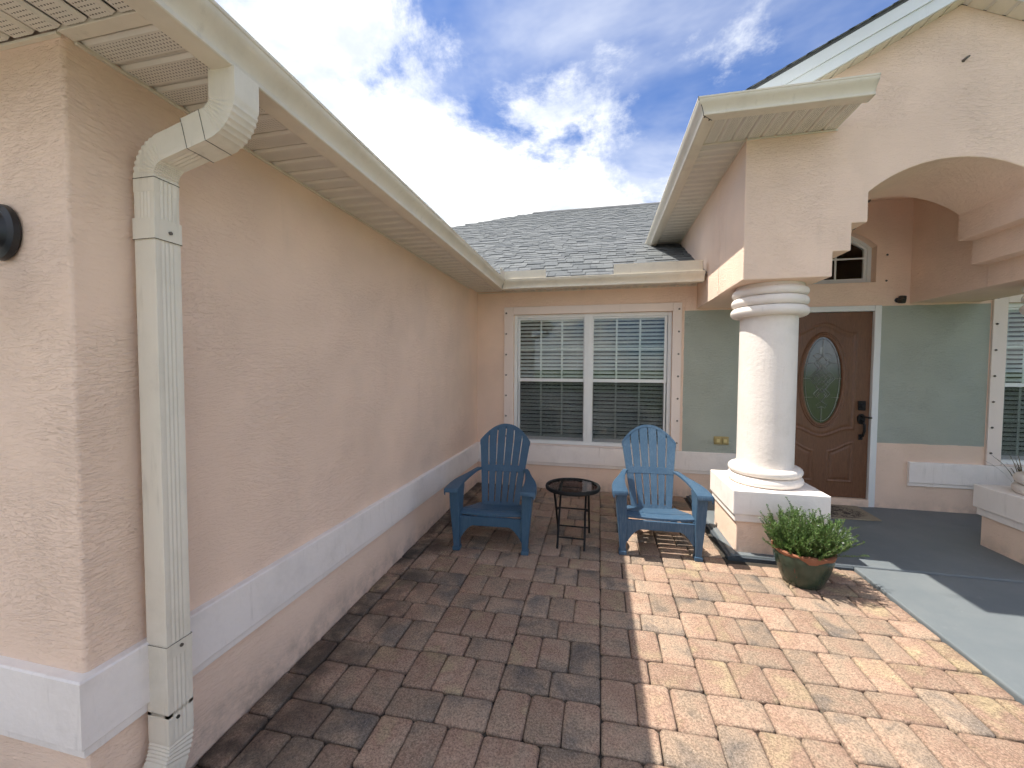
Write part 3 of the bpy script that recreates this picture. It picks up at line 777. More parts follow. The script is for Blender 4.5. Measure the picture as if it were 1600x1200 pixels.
# foot elbow kicking out along the wall, towards the driveway
sec = ribbed(.086, .092); rings = []
rb_ = .22; A60 = R(26)
ctr = [(DY, .262), (DY, .165)] + [(DY-rb_+rb_*math.cos(a_), .160-rb_*math.sin(a_)) for a_ in [A60*i/14 for i in range(1, 15)]]
ctr.append((ctr[-1][0]-math.sin(A60)*.13, ctr[-1][1]-math.cos(A60)*.13))
for i, (yy_, zz_) in enumerate(ctr):
    p0 = ctr[max(i-1, 0)]; p1 = ctr[min(i+1, len(ctr)-1)]; ty, tz = p1[0]-p0[0], p1[1]-p0[1]; l = math.hypot(ty, tz); ty /= l; tz /= l
    k_ = (.955 if i % 2 else 1.015) if 2 < i < 15 else 1.
    rings.append([(X0+v_*k_, yy_-tz*u_*k_, zz_+ty*u_*k_) for u_, v_ in sec])
b = MB(); b.loft(rings); b.build('elbow', M['downspout'], dsp, smooth=28)

# main roof -------------------------------------------------------------
def mz(y): return 2.505 + .5*(y+.40)
b = MB()
for poly in ([(.40, -.40), (2.653, -.40), (2.653, 1.62), (-1.62, 1.62)], [(5.347, -.40), (7.8, -.40), (7.8, 1.62), (5.347, 1.62)], [(-1.62, 1.62), (7.8, 1.62), (7.8, 6.5), (-.32, 6.5), (-3.41, 3.41)]):
    n = len(poly); b.add([(x, y, mz(y)) for x, y in poly] + [(x, y, mz(y)-.03) for x, y in poly], [tuple(range(n)), tuple(range(2*n-1, n-1, -1))] + [(i, i+n, (i+1) % n+n, (i+1) % n) for i in range(n)])
roof = b.build('roof', M['deck'], H)
# garage wing plane and the far slopes
b = MB(); f_ = lambda x: 2.505+.5*(.40-x)
poly = [(.40, -4.50), (.40, -.40), (-3.41, 3.41), (-3.41, -.70)]
b.add([(x, y, f_(x)) for x, y in poly]+[(x, y, f_(x)-.03) for x, y in poly], [(0, 1, 2, 3), (7, 6, 5, 4)]+[(i, i+4, (i+1) % 4+4, (i+1) % 4) for i in range(4)]); b.build('garage_roof', M['shingle'], H)
b = MB(); f2 = lambda y: 2.505+.5*(y+4.50); poly = [(.40, -4.50), (-3.41, -.70), (-7.2, -4.50)]
b.add([(x, y, f2(y)) for x, y in poly]+[(x, y, f2(y)-.03) for x, y in poly], [(0, 1, 2), (5, 4, 3)]+[(i, i+3, (i+1) % 3+3, (i+1) % 3) for i in range(3)]); b.build('garage_roof', M['shingle'], H)
b = MB(); b.add([(-.32, 6.5, mz(6.5)), (7.8, 6.5, mz(6.5)), (7.8, 13.4, mz(-.4)), (-7.2, 13.4, mz(-.4)), (-7.2, -.4, mz(-.4)), (-3.41, 3.41, mz(3.41))], [(0, 1, 2, 3), (0, 3, 4, 5)]); b.build('far_roof', M['shingle'], H)
# shingles, course by course
rs = random.Random(11)
ca, sa = math.cos(math.atan(.5)), math.sin(math.atan(.5))
tabs = []
ncourse = int(6.9/ca/.143)
for c in range(ncourse+1):
    u0 = c*.143; yb = -.43+u0*ca
    x = max(-3.6, -yb-.15 if yb < 3.41 else (yb-3.41)*1.0-3.41) + rs.uniform(-.2, 0); dark = rs.random() < .5
    while x < 7.6:
        wd = rs.uniform(.08, .24)
        if not (x > 2.62 and x < 5.3 and yb < 1.35): tabs.append((x, wd, u0, rs.random() < .5, yb))
        x += wd
def tab_geo(x, wd, u0, thick):
    th = .011 if thick else .0055; g = .0025
    def P(xx, u, lift): return (xx, -.435+u*ca-lift*sa, mz(-.435)+u*sa+lift*ca)
    ln = .16 if u0+.16 < 7.72 else .143
    v = [P(x+g, u0, .001), P(x+wd-g, u0, .001), P(x+g, u0, th+.004), P(x+wd-g, u0, th+.004), P(x+g, u0+ln, .001), P(x+wd-g, u0+ln, .001), P(x+g, u0+ln, th-.0015), P(x+wd-g, u0+ln, th-.0015)]
    return v, [(0, 1, 3, 2), (0, 2, 6, 4), (1, 5, 7, 3), (2, 3, 7, 6), (4, 6, 7, 5)]
near, far = [], []
for tb in tabs:
    p = pix((tb[0]+tb[1]/2, tb[4], mz(tb[4])+.02))
    ok = p and 690 < p[0] < 1085 and 318 < p[1] < 432
    (near if ok else far).append((p[2] if p else 99, tb))
near.sort(); far += near[300:]; near = near[:300]
for _, tb in near:
    b = MB(); b.add(*tab_geo(*tb[:4])); b.build('shingle', M['shingle'], roof)
b = MB()
for _, tb in far: b.add(*tab_geo(*tb[:4]))
b.build('shingle_field', M['shingle'], roof, kind='stuff')
b = MB(); b.add([(-.35, 6.30, mz(6.30)+.02), (7.8, 6.30, mz(6.30)+.02), (7.8, 6.5, mz(6.5)+.035), (-.35, 6.5, mz(6.5)+.035), (-.35, 6.30, mz(6.30)), (7.8, 6.30, mz(6.30)), (7.8, 6.5, mz(6.5)), (-.35, 6.5, mz(6.5))],
                [(0, 1, 2, 3), (0, 4, 5, 1), (3, 2, 6, 7), (0, 3, 7, 4), (1, 5, 6, 2)]); b.build('ridge_cap', M['deck'], roof)

# ------------------------------------------------------------------ windows
def blind(name, label, x0, x1, z0, z1, y=.150, pitch=.0475, tilt=38):
    e = tag(empty(name, ((x0+x1)/2, y, z0)), label, 'blind', 'white slatted blinds behind the windows')
    n = int((z1-z0-.05)/pitch)
    wd = x1-x0
    mb = MB(); ct, st = math.cos(R(tilt)), math.sin(R(tilt)); pr = []
    for i in range(5):
        a = -.025+.05*i/4; h = .0022*(1-(i-2)**2/4)
        pr.append((a*ct-h*st, a*st+h*ct))
    pr += [(p[0]+.0012*st, p[1]-.0025*ct) for p in pr[::-1]]
    mb.prism(pr, -wd/2, wd/2, 'x')
    first = mb.build('slat', M['slat'], e, smooth=40); me = first.data
    for i in range(n):
        o = first if i == 0 else link('slat', me, e)
        o.location = (0, 0, .03+i*pitch); o.rotation_euler = (R(random.uniform(-3, 3)), R(random.uniform(-.25, .25)), 0)
    mb = MB(); mb.box(-wd/2, wd/2, -.03, .03, z1-z0-.045, z1-z0, .003); mb.build('headrail', M['slat'], e)
    mb = MB(); mb.box(-wd/2, wd/2, -.02, .02, -.005, .012, .003); mb.build('bottom_rail', M['slat'], e)
    for f in (.14, .5, .86):
        mb = MB(); mb.tube([(-wd/2+wd*f, -.027, 0), (-wd/2+wd*f, -.027, z1-z0-.03)], .0016, 5); mb.build('ladder_cord', M['cord'], e)
def window(hole, units, casing, bolts):
    x0, x1, z0, z1 = hole; yf = .035
    b = MB()
    t = .042
    b.box(x0, x0+t, yf, yf+.09, z0, z1, .003).box(x1-t, x1, yf, yf+.09, z0, z1, .003).box(x0+t, x1-t, yf+.001, yf+.089, z1-t, z1, .003).box(x0+t, x1-t, yf-.006, yf+.089, z0, z0+t, .003)
    wn = b.build('window', M['vinyl'], H)
    for i in range(len(units)-1):
        a, c = units[i][1], units[i+1][0]
        b = MB(); b.box(a+.012, c-.012, yf-.004, yf+.085, z0+t, z1-t, .004).box((a+c)/2-.008, (a+c)/2+.008, yf-.010, yf, z0+t, z1-t, .002); b.build('mullion', M['vinyl'], wn)
    zm0, zm1 = 1.318, 1.372
    for (a, c) in units:
        fr = .030
        # upper sash (outer) and lower sash behind a screen
        for nm, za, zb, yy in (('upper_sash', zm0, z1-t, yf+.022), ('lower_sash', z0+t, zm1-.012, yf+.044)):
            b = MB(); A, C = a-fr, c+fr
            b.box(A, a, yy, yy+.024, za, zb, .002).box(c, C, yy, yy+.024, za, zb, .002).box(a, c, yy, yy+.024, zb-.022, zb, .002).box(a, c, yy-.003, yy+.024, za, za+.040, .002)
            sh = b.build(nm, M['vinyl'], wn)
            ga, gb = za+.04, zb-.022
            b = MB(); b.box(a, c, yy+.010, yy+.013, ga, gb); b.build('pane', M['glass'], wn)
            for k in (1, 2):
                b = MB(); q = a+(c-a)*k/3; b.box(q-.011, q+.011, yy+.0145, yy+.0185, ga, gb, .001); b.build('muntin', M['vinyl'], wn)
            q = (ga+gb)/2; b = MB(); b.box(a, c, yy+.0188, yy+.0225, q-.011, q+.011, .001); b.build('muntin', M['vinyl'], wn)
        b = MB(); b.box(a-.02, c+.02, yf+.034, yf+.0348, z0+t+.002, zm0-.004); b.build('insect_screen', M['screen'], wn)
        for q0 in (a-.022, c+.006):
            b = MB(); b.box(q0, q0+.016, yf+.026, yf+.040, z0+t, zm0-.002, .001); b.build('screen_frame', M['vinyl'], wn)
    cx0, cx1, cz1 = casing
    for bx in ((cx0, x0, -.022, .0, .518, cz1), (x1, cx1, -.022, .0, .518, cz1), (x0, x1, -.022, .0, z1, cz1)):
        b = MB(); b.box(bx[0], bx[1], bx[2], bx[3]+.001, bx[4], bx[5]); b.build('casing_board', M['casing'], wn, bev=.003)
    b = MB(); b.box(x0, x1, -.028, yf, .5175, z0+.001); b.build('sill', M['casing'], wn, bev=.003)
    for (bx, bz) in bolts:
        b = MB(); b.lathe([(.011, -.001), (.011, .004), (.007, .006), (.005, .014)], 0, 0, 10); o = b.build('bolt', M['bolt'], wn); o.rotation_euler = (math.pi/2, 0, 0); o.location = (bx, -.0225, bz)
    return wn
bl = [(.392, 2.185-.262*i) for i in range(7)] + [(2.462, 2.185-.262*i) for i in range(7)]
window(WIN, [(.561, 1.363), (1.487, 2.315)], (.364, 2.493, 2.262), bl)
window(RWIN, [(5.615, 6.10), (6.21, 6.69)], (5.433, 6.87, 2.262), [(5.465, 2.215-.262*i) for i in range(7)])
blind('window_blind', 'white slatted blind in the left half of the window behind the blue chairs', .515, 1.415, .60, 2.13)
blind('window_blind', 'white slatted blind in the right half of the window behind the blue chairs', 1.437, 2.362, .60, 2.13)
blind('window_blind', 'white slatted blind in the window at the right edge beyond the porch', 5.60, 6.12, .60, 2.13)

# transom
b = MB(); yy = .085
def archring(ins0, ins1, y0, y1, mbx):
    def pts(ins):
        xs = [tcx-thw+ins+(2*(thw-ins))*i/24 for i in range(25)]
        top = [(x, arch(x)-ins*1.05) for x in xs]
        return [(tcx-thw+ins, 2.42+ins)] + top + [(tcx+thw-ins, 2.42+ins)]
    o, q = pts(ins0), pts(ins1); n = len(o)
    v = [(p[0], y0, p[1]) for p in o]+[(p[0], y0, p[1]) for p in q]+[(p[0], y1, p[1]) for p in o]+[(p[0], y1, p[1]) for p in q]
    f = []
    for i in range(n):
        j = (i+1) % n; f += [(i, j, n+j, n+i), (2*n+i, 3*n+i, 3*n+j, 2*n+j), (n+i, n+j, 3*n+j, 3*n+i), (i, 2*n+i, 2*n+j, j)]
    mbx.add(v, f); return mbx
archring(.0, .034, yy, yy+.05, b); tr = b.build('transom_window', M['vinyl'], H)
b = MB(); archring(.034, .062, yy+.015, yy+.045, b); b.build('transom_sash', M['vinyl'], tr)
b = MB(); xs = [tcx-.40+.80*i/20 for i in range(21)]
b.prism([(tcx-.40, 2.48)] + [(x, arch(x)-.062) for x in xs] + [(tcx+.40, 2.48)], yy+.028, yy+.031, 'y'); b.build('pane', M['glass'], tr)
for q in (3.827, 4.093, 3.96):
    if q == 3.96: continue
    b = MB(); b.box(q-.009, q+.009, yy+.020, yy+.027, 2.48, arch(q)-.06); b.build('muntin', M['vinyl'], tr)
b = MB(); b.box(tcx-.40, tcx+.40, yy+.0185, yy+.0255, 2.70-.009, 2.70+.009); b.build('muntin', M['vinyl'], tr)
for (bx, bz) in ((4.515, 2.70), (4.515, 2.43), (3.40, 2.70), (3.40, 2.43)):
    b = MB(); b.lathe([(.010, -.001), (.010, .004), (.005, .012)], 0, 0, 10); o = b.build('bolt', M['bolt'], tr); o.rotation_euler = (math.pi/2, 0, 0); o.location = (bx, -.0005, bz)

# ------------------------------------------------------------------ front door
DX0, DX1, DZ0, DZ1 = 3.507, 4.417, .083, 2.113
b = MB(); b.box(3.446, DX0, -.018, .12, 0.002, 2.171).box(DX1, 4.478, -.018, .12, 0.002, 2.171).box(DX0, DX1, -.018, .12, DZ1, 2.171); b.build('door_frame', M['vinyl'], H, bev=.004)
b = MB(); b.box(DX0+.001, DX1-.001, -.030, .12, .001, .079); b.build('threshold', M['stucco_smooth'], H, bev=.004)
OC, OA, OB = (3.962, 1.369), .196, .485
def ridge(d, w=.030, hgt=.009):
    # moulding: a raised bead then a slight sunk panel field
    if d < 0: return 0.
    if d < w: return hgt*math.sin(math.pi*d/w) - .004*(d/w)
    if d < w+.03: return -.004+.007*(d-w)/.03
    return .003
def doorh(x, z):
    u = (x-DX0)/(DX1-DX0)-.5          # -.5 .. .5
    wv = math.cos(math.pi*min(1, abs(u)/.30)) if abs(u) < .30 else -1.
    zt = 1.945+.055*wv               # top edge with a raised centre
    zb = .785-.045*wv                # lower edge dips in the centre
    x0, x1 = DX0+.135, DX1-.135
    d1 = min(x-x0, x1-x, zt-z, z-zb)
    h = ridge(d1)
    for (a, c, mir) in ((DX0+.135, 3.962-.065, 1), (3.962+.065, DX1-.135, -1)):
        t = (x-a)/(c-a); t = t if mir == 1 else 1-t
        t = max(0, min(1, t)); ztp = .700-.105*(t*t*(3-2*t))
        d2 = min(x-a, c-x, ztp-z, z-.245)
        h += ridge(d2, .026, .008)
    e = math.hypot((x-OC[0])/OA, (z-OC[1])/OB)
    if e < 1.2: h = h*max(0, min(1, (e-1.12)/.08))
    return h
b = MB(); nx, nz = 110, 230; YD = .018
vv = []; idx = {}
for j in range(nz+1):
    for i in range(nx+1):
        x = DX0+.003+(DX1-DX0-.006)*i/nx; z = DZ0+.003+(DZ1-DZ0-.006)*j/nz
        vv.append((x, YD-doorh(x, z), z))
ff = []
for j in range(nz):
    for i in range(nx):
        x = DX0+(DX1-DX0)*(i+.5)/nx; z = DZ0+(DZ1-DZ0)*(j+.5)/nz
        if math.hypot((x-OC[0])/OA, (z-OC[1])/OB) > 1.03: ff.append((j*(nx+1)+i, j*(nx+1)+i+1, (j+1)*(nx+1)+i+1, (j+1)*(nx+1)+i))
me = bpy.data.meshes.new('front_door'); me.from_pydata(vv, [], ff)
for p in me.polygons: p.use_smooth = True
me.materials.append(M['wood']); door = link('front_door', me, H)
b = MB(); b.box(DX0+.003, DX1-.003, .060, .066, DZ0+.003, DZ1-.003); 
def ell(a, y, n=72, k=1.): return [(OC[0]+(OA+a)*math.cos(2*math.pi*i/n), y, OC[1]+(OB+a)*math.sin(2*math.pi*i/n)) for i in range(n)]
b = MB(); n = 72
rings = [ell(-.012, YD+.012), ell(-.008, YD-.008), ell(.004, YD-.015), ell(.018, YD-.012), ell(.024, YD-.005), ell(.034, YD-.009), ell(.044, YD-.002), ell(.046, YD+.012)]
b.loft(rings, cap=False); b.build('oval_moulding', M['wood'], door, smooth=50)
def mat_came():
    m, t, b_ = newmat('bevelled_glass_came'); setc(t, b_, (.34, .34, .33)); b_.inputs['Metallic'].default_value = .7; b_.inputs['Roughness'].default_value = .3; return m
M['came'] = mat_came()
M['doorglass'] = mat_glass('leaded_door_glass', (.56, .60, .58), .10, .13)
b = MB(); b.v = ell(-.006, YD+.008); b.f = [tuple(range(72))]; b.build('oval_glass', M['doorglass'], door)
b = MB(); b.v = ell(.02, YD+.075); b.f = [tuple(range(72))]; b.build('inner_curtain', plain('inner_panel_fabric', (.035, .05, .042), .9), door)
def came(pts, r=.0028):
    b = MB(); b.tube([(OC[0]+x, YD+.004, OC[1]+z) for x, z in pts], r, 5); b.build('came', M['came'], door)
def diamond(cx, cz, a, c): return [(cx, cz+c), (cx+a, cz), (cx, cz-c), (cx-a, cz), (cx, cz+c)]
for dd in (diamond(0, .02, .125, .15), diamond(0, .02, .085, .10), diamond(0, .02, .045, .055), diamond(-.062, .02, .04, .05), diamond(.062, .02, .04, .05), diamond(0, .20, .05, .075), diamond(0, -.16, .05, .075), diamond(0, .105, .06, .07), diamond(0, -.07, .06, .07)): came(dd)
for sgn in (-1, 1):
    came([(sgn*.125, .02), (sgn*.185, .02)]); came([(sgn*x, z) for x, z in ((.0, .275), (.05, .30), (.09, .27), (.06, .235), (0, .25))]); came([(sgn*x, z) for x, z in ((.0, -.235), (.05, -.27), (.035, -.31), (0, -.29))])
    came([(sgn*x, z) for x, z in ((.03, .12), (.08, .19), (.05, .22), (.02, .19))]); came([(sgn*x, z) for x, z in ((.03, -.09), (.08, -.15), (.05, -.19), (.02, -.15))])
came([(0, .28), (0, .46)]); came([(0, -.30), (0, -.46)])
came([(.165*math.cos(a), .45*math.sin(a)) for a in [i*2*math.pi/48 for i in range(49)]], .0022)
for zc in (.19, -.19): came([(-.17, zc), (-.09, zc)]); came([(.09, zc), (.17, zc)])
b = MB(); b.box(3.962-.012, 3.962+.012, YD+.030, YD+.034, 1.665, 1.735, .001); b.build('hanging_tag', M['petal'], door)
hx = 4.340
b = MB(); b.box(hx-.036, hx+.036, YD-.018, YD, 1.045, 1.150, .008); db = b.build('deadbolt', M['black'], door)
b = MB(); b.lathe([(.026, 0), (.026, .012), (.018, .018)], 0, 0, 20); o = b.build('key_cylinder', M['black'], door); o.rotation_euler = (math.pi/2, 0, 0); o.location = (hx, YD-.018, 1.095)
b = MB(); b.prism([(hx+.036*math.cos(a), .955+(.055 if math.sin(a) > 0 else .06)*math.sin(a)) for a in [i*2*math.pi/20 for i in range(20)]], YD-.014, YD, 'y'); b.build('handle_plate', M['black'], door)
b = MB(); b.tube([(hx, YD-.012, .935), (hx, YD-.045, .925), (hx+.002, YD-.062, .89), (hx+.004, YD-.060, .83), (hx, YD-.045, .775), (hx, YD-.010, .755)], [.012, .012, .013, .013, .011, .010], 10); b.build('pull_handle', M['black'], door, smooth=50)
b = MB(); b.box(hx-.02, hx+.02, YD-.012, YD, .725, .785, .005); b.build('handle_foot', M['black'], door)
b = MB(); b.tube([(hx-.004, YD-.012, .985), (hx+.0, YD-.050, .980), (hx+.03, YD-.058, .975), (hx+.07, YD-.055, .972)], .009, 8); b.build('thumb_lever', M['black'], door, smooth=50)

# ------------------------------------------------------------------ small fixtures
e = tag(empty('security_camera', (4.620, 0, 2.221)), 'small black security camera on the wall beside the front door', 'camera')
b = MB(); b.lathe([(.026, 0), (.026, .008), (.014, .012), (.012, .035)], 0, 0, 18); o = b.build('mount', M['blackplastic'], e); o.rotation_euler = (math.pi/2, 0, 0)
b = MB(); b.box(-.028, .028, -.075, -.026, -.034, .046, .012); o = b.build('body', M['blackplastic'], e, smooth=40); o.rotation_euler = (R(8), 0, R(14))
b = MB(); b.lathe([(.019, 0), (.019, .006), (.012, .006)], 0, 0, 18); o = b.build('lens', M['glass'], e); o.rotation_euler = (math.pi/2, 0, 0); o.location = (-.012, -.096, .004)
e = tag(empty('wall_outlet', (2.946, 0, .662)), 'yellowed weatherproof double outlet cover on sage wall beside the column', 'outlet')
b = MB(); b.box(-.078, .078, -.024, 0, -.046, .046, .006); b.build('cover_plate', M['yellowed'], e)
for sx in (-.037, .037):
    b = MB(); b.box(sx-.030, sx+.030, -.036, -.0245, -.032, .032, .005); b.build('flip_lid', M['yellowed'], e)
    b = MB(); b.box(sx-.016, sx+.016, -.0385, -.0365, -.019, .019, .001); b.build('lid_window', painted('pale_yellow_plastic', (.62, .52, .25), .5, 0, .1), e)
e = tag(empty('wall_hook', (4.024, PYF, 3.650)), 'small rusty metal hook high on the portico gable', 'hook')
b = MB(); b.tube([(0, .01, 0), (-.002, -.012, .0), (.008, -.022, .008), (.020, -.020, .015)], [.007, .008, .008, .006], 8); b.build('hook_rod', M['bolt'], e, smooth=50)
b = MB(); b.lathe([(.011, 0), (.009, .003)], 0, 0, 14); o = b.build('plate', M['bolt'], e); o.rotation_euler = (math.pi/2, 0, 0)
# coach lamp on the garage front, only its scrolled back plate enters the frame
e = tag(empty('wall_lamp', (-.262, -4.106, 1.892)), 'black wall lamp on the garage front at the left edge', 'lamp')
def oval(a, c, y, n=36): return [(a*math.cos(2*math.pi*i/n), y, c*math.sin(2*math.pi*i/n)) for i in range(n)]
b = MB(); b.loft([oval(.068, .078, 0), oval(.076, .087, -.008), oval(.074, .084, -.022), oval(.060, .068, -.028), oval(.054, .062, -.022), oval(.047, .054, -.024), oval(.040, .047, -.038), oval(.022, .026, -.046)]); b.build('back_plate', M['blackplastic'], e, smooth=50)
b = MB(); b.tube([(0, -.04, 0), (0, -.09, .02), (0, -.15, .03), (0, -.20, .0), (0, -.21, -.05)], .011, 10); b.build('arm', M['blackplastic'], e, smooth=50)
b = MB(); b.lathe([(.015, .02), (.06, 0), (.085, -.05), (.07, -.055), (.062, -.20), (.03, -.215), (.012, -.235)], 0, -.21, 8, -.05); b.build('lantern_body', M['blackplastic'], e)
# pendant inside the portico, glimpsed through the stepped arch
e = tag(empty('pendant_lamp', (3.93, -.50, 2.87)), 'black pendant lamp half hidden behind the stepped arch', 'lamp')
b = MB(); b.tube([(.02, 0, .40), (.02, 0, .24)], .006, 8); b.build('rod', M['blackplastic'], e)
b = MB(); b.lathe([(.012, .26), (.06, .245), (.105, .235), (.105, .212), (.06, .205)], .02, 0, 20); b.build('canopy_ring', M['blackplastic'], e, smooth=40)
b = MB(); b.lathe([(.02, .20), (.055, .17), (.075, .10), (.060, .0), (.03, -.02), (.008, -.04)], 0, 0, 16); b.build('shade', M['blackplastic'], e, smooth=40)

mt = MB(); mt.prism([(3.50, -.515), (4.28, -.470), (4.30, -.045), (3.52, -.045)], .002, .014); tag(mt.build('doormat', M['doormat'], bev=.003), 'worn tan doormat with dark pattern in front of the brown door', 'doormat')

# ------------------------------------------------------------------ adirondack chairs
def chair(label, loc, rz_, mat):
    e = tag(empty('adirondack_chair', loc, rz_), label, 'chair', 'blue adirondack chairs under the window')
    P = lambda name, mb, smooth=None, bev=0: mb.build(name, mat, e, smooth=smooth, bev=bev)
    # backrest plane: from the seat rear (y .40, z .235) leaning back to (y .76, z .985)
    def B(x, s, off=0.):      # s: 0..1 up the back, off towards the front
        yb, zb = .405, .225; yt, zt = .740, .955
        y = yb+(yt-yb)*s; z = zb+(zt-zb)*s; curve = .018*((x/.25)**2)
        return (x, y-off-curve, z+off*.45)
    nsl = 6; gap = .011
    def halfw(s): return .176+ (.252-.176)*min(1, s/.80)**1.1
    def top(xn): return 1.0-.215*(abs(xn)**2.1)
    for i in range(nsl):
        a, c = -1+2*i/nsl, -1+2*(i+1)/nsl
        ga = 0 if i == 0 else 1; gc = 0 if i == nsl-1 else 1
        ring_f, ring_b = [], []; segs = 16
        for k in range(segs+1):
            for side in (0, 1):
                u = (a, c)[side]; g = (ga*gap/2, -gc*gap/2)[side]
                s = .0+top(u if side == 0 else u)*k/segs
                ring_f.append(B(u*halfw(s)+g, s, .011)); ring_b.append(B(u*halfw(s)+g, s, -.009))
        v = ring_f+ring_b; n = len(ring_f); f = []
        for k in range(segs):
            p = 2*k; f += [(p, p+1, p+3, p+2), (n+p, n+p+2, n+p+3, n+p+1), (p, p+2, n+p+2, n+p), (p+1, n+p+1, n+p+3, p+3)]
        f += [(0, n, n+1, 1), (2*segs, 2*segs+1, n+2*segs+1, n+2*segs)]
        mb = MB(); mb.add(v, f); P('back_slat', mb, bev=.0025)
    # the band tying the slats at arm height, and the top rim
    def band(name, s0, s1, o0, o1, wext=0.):
        mb = MB(); rings = []
        for k in range(17):
            u = -1+2*k/16; rings.append([B(u*(halfw(s0)+wext), s0, o0), B(u*(halfw(s0)+wext), s0, o1), B(u*(halfw(s1)+wext), s1, o1), B(u*(halfw(s1)+wext), s1, o0)])
        mb.loft(rings); P(name, mb, bev=.002)
    band('back_band', .405, .485, -.012, .0135)
    band('lower_band', .0, .055, -.012, .010)
    mb = MB(); rings = []
    for k in range(25):
        u = -1+2*k/24; s = top(u); x = u*halfw(s)
        rings.append([B(x, s-.050, -.014), B(x, s-.050, .003), B(x*.995, s-.028, .0135), B(x, s+.004, .0145), B(x, s+.008, -.014)])
    mb.loft(rings); P('top_rim', mb, bev=0)
    # seat boards, gently dished
    prof = [(-.045, .318), (.0, .330), (.06, .327), (.14, .308), (.22, .288), (.30, .270), (.38, .254), (.43, .248)]
    def zseat(y):
        for (a, za), (c, zc) in zip(prof, prof[1:]):
            if y <= c: return za+(zc-za)*(y-a)/(c-a)
        return prof[-1][1]
    edges = [-.045, .045, .130, .215, .300, .385, .430]
    for a, c in zip(edges, edges[1:]):
        mb = MB(); y0, y1 = a+.0045, c-.0045; w0, w1 = .262-.14*max(0, a)*.9, .262-.14*max(0, c)*.9
        n = 9; vt = []
        for (y, wd) in ((y0, w0), ((y0+y1)/2, (w0+w1)/2), (y1, w1)):
            for k in range(n):
                x = -wd+2*wd*k/(n-1); dish = -.012*(1-(x/wd)**2); vt.append((x, y, zseat(y)+dish))
        vb = [(x, y, z-.020) for x, y, z in vt]; m = len(vt); f = []
        for r_ in range(2):
            for k in range(n-1):
                p = r_*n+k; f += [(p, p+1, p+n+1, p+n), (m+p, m+p+n, m+p+n+1, m+p+1)]
        for k in range(n-1): f += [(k, m+k, m+k+1, k+1), (2*n+k, 2*n+k+1, m+2*n+k+1, m+2*n+k)]
        for r_ in range(2): f += [(r_*n, (r_+1)*n, m+(r_+1)*n, m+r_*n), (r_*n+n-1, m+r_*n+n-1, m+(r_+1)*n+n-1, (r_+1)*n+n-1)]
        mb.add(vt+vb, f); P('seat_slat', mb, bev=.003)
    # front apron with its arched lower edge
    mb = MB(); xs = [-.262+.524*i/24 for i in range(25)]
    low = lambda x: .212-.125*max(0., (abs(x)-.150)/.112)**1.7
    poly = [(x, low(x)) for x in xs] + [(.262, .286), (-.262, .286)]
    v0 = len(poly)
    rings = [[(x, -.060+ (.3-z)*.02, z) for x, z in poly], [(x, -.032, z) for x, z in poly]]
    mb.loft(rings); P('apron', mb, bev=.003)
    for sx in (-1, 1):
        # front leg: broad under the arm, tapering to the foot
        def sec(x0, x1, y0, y1, z): return [(sx*x0, y0, z), (sx*x1, y0, z), (sx*x1, y1, z), (sx*x0, y1, z)]
        mb = MB(); mb.loft([sec(.266, .312, -.075, -.015, .012), sec(.263, .318, -.078, -.002, .12), sec(.258, .330, -.080, .030, .25), sec(.262, .340, -.082, .055, .36), sec(.264, .344, -.088, .085, .46), sec(.264, .344, -.095, .11, .515)])
        P('front_leg', mb, bev=.006)
        mb = MB(); mb.box(min(sx*.258, sx*.320), max(sx*.258, sx*.320), -.084, -.010, 0, .034, .006); P('foot', mb)
        # arm: a paddle bowed outwards, narrowing to the back
        out = [(-.135, .268, .368), (-.128, .258, .376), (-.06, .258, .380), (.03, .262, .376), (.12, .262, .362), (.21, .256, .338), (.30, .245, .306), (.38, .236, .285), (.45, .222, .268), (.50, .200, .252)]
        mb = MB(); rings = []
        for (y, xi, xo) in out:
            z = .538 + .030*max(0, (y+.1)/.6) - (.012 if y < -.13 else 0)
            rings.append([(sx*xi, y, z-.022), (sx*xi, y, z-.004), (sx*(xi+.006), y, z), (sx*(xo-.008), y, z-.001), (sx*xo, y, z-.008), (sx*xo, y, z-.045 if y < .2 else z-.03), (sx*(xo-.006), y, z-.045 if y < .2 else z-.03), (sx*(xo-.008), y, z-.022)])
        mb.loft(rings); P('arm', mb, smooth=35)
        # rear leg runs from under the arm back to the ground, with the seat rail
        mb = MB(); mb.loft([[(sx*.20, .555, 0), (sx*.25, .555, 0), (sx*.25, .615, 0), (sx*.20, .615, 0)], [(sx*.185, .46, .16), (sx*.245, .46, .16), (sx*.245, .53, .16), (sx*.185, .53, .16)], [(sx*.18, .36, .235), (sx*.24, .36, .235), (sx*.24, .44, .235), (sx*.18, .44, .235)]])
        P('rear_leg', mb, bev=.005)
        mb = MB(); mb.loft([[(sx*.25, -.05, .22), (sx*.268, -.05, .22), (sx*.268, -.05, .300), (sx*.25, -.05, .300)], [(sx*.19, .44, .175), (sx*.212, .44, .175), (sx*.212, .44, .236), (sx*.19, .44, .236)]])
        P('seat_rail', mb, bev=.003)
    return e
chair('blue plastic adirondack chair in shade against the peach garage wall', (.690, -1.800, gz(.7, -1.8)), R(3.5), M['blue'])
chair('sunlit faded blue adirondack chair beside the white column', (2.052, -1.610, gz(2.05, -1.6)), R(1.5), M['bluefaded'])

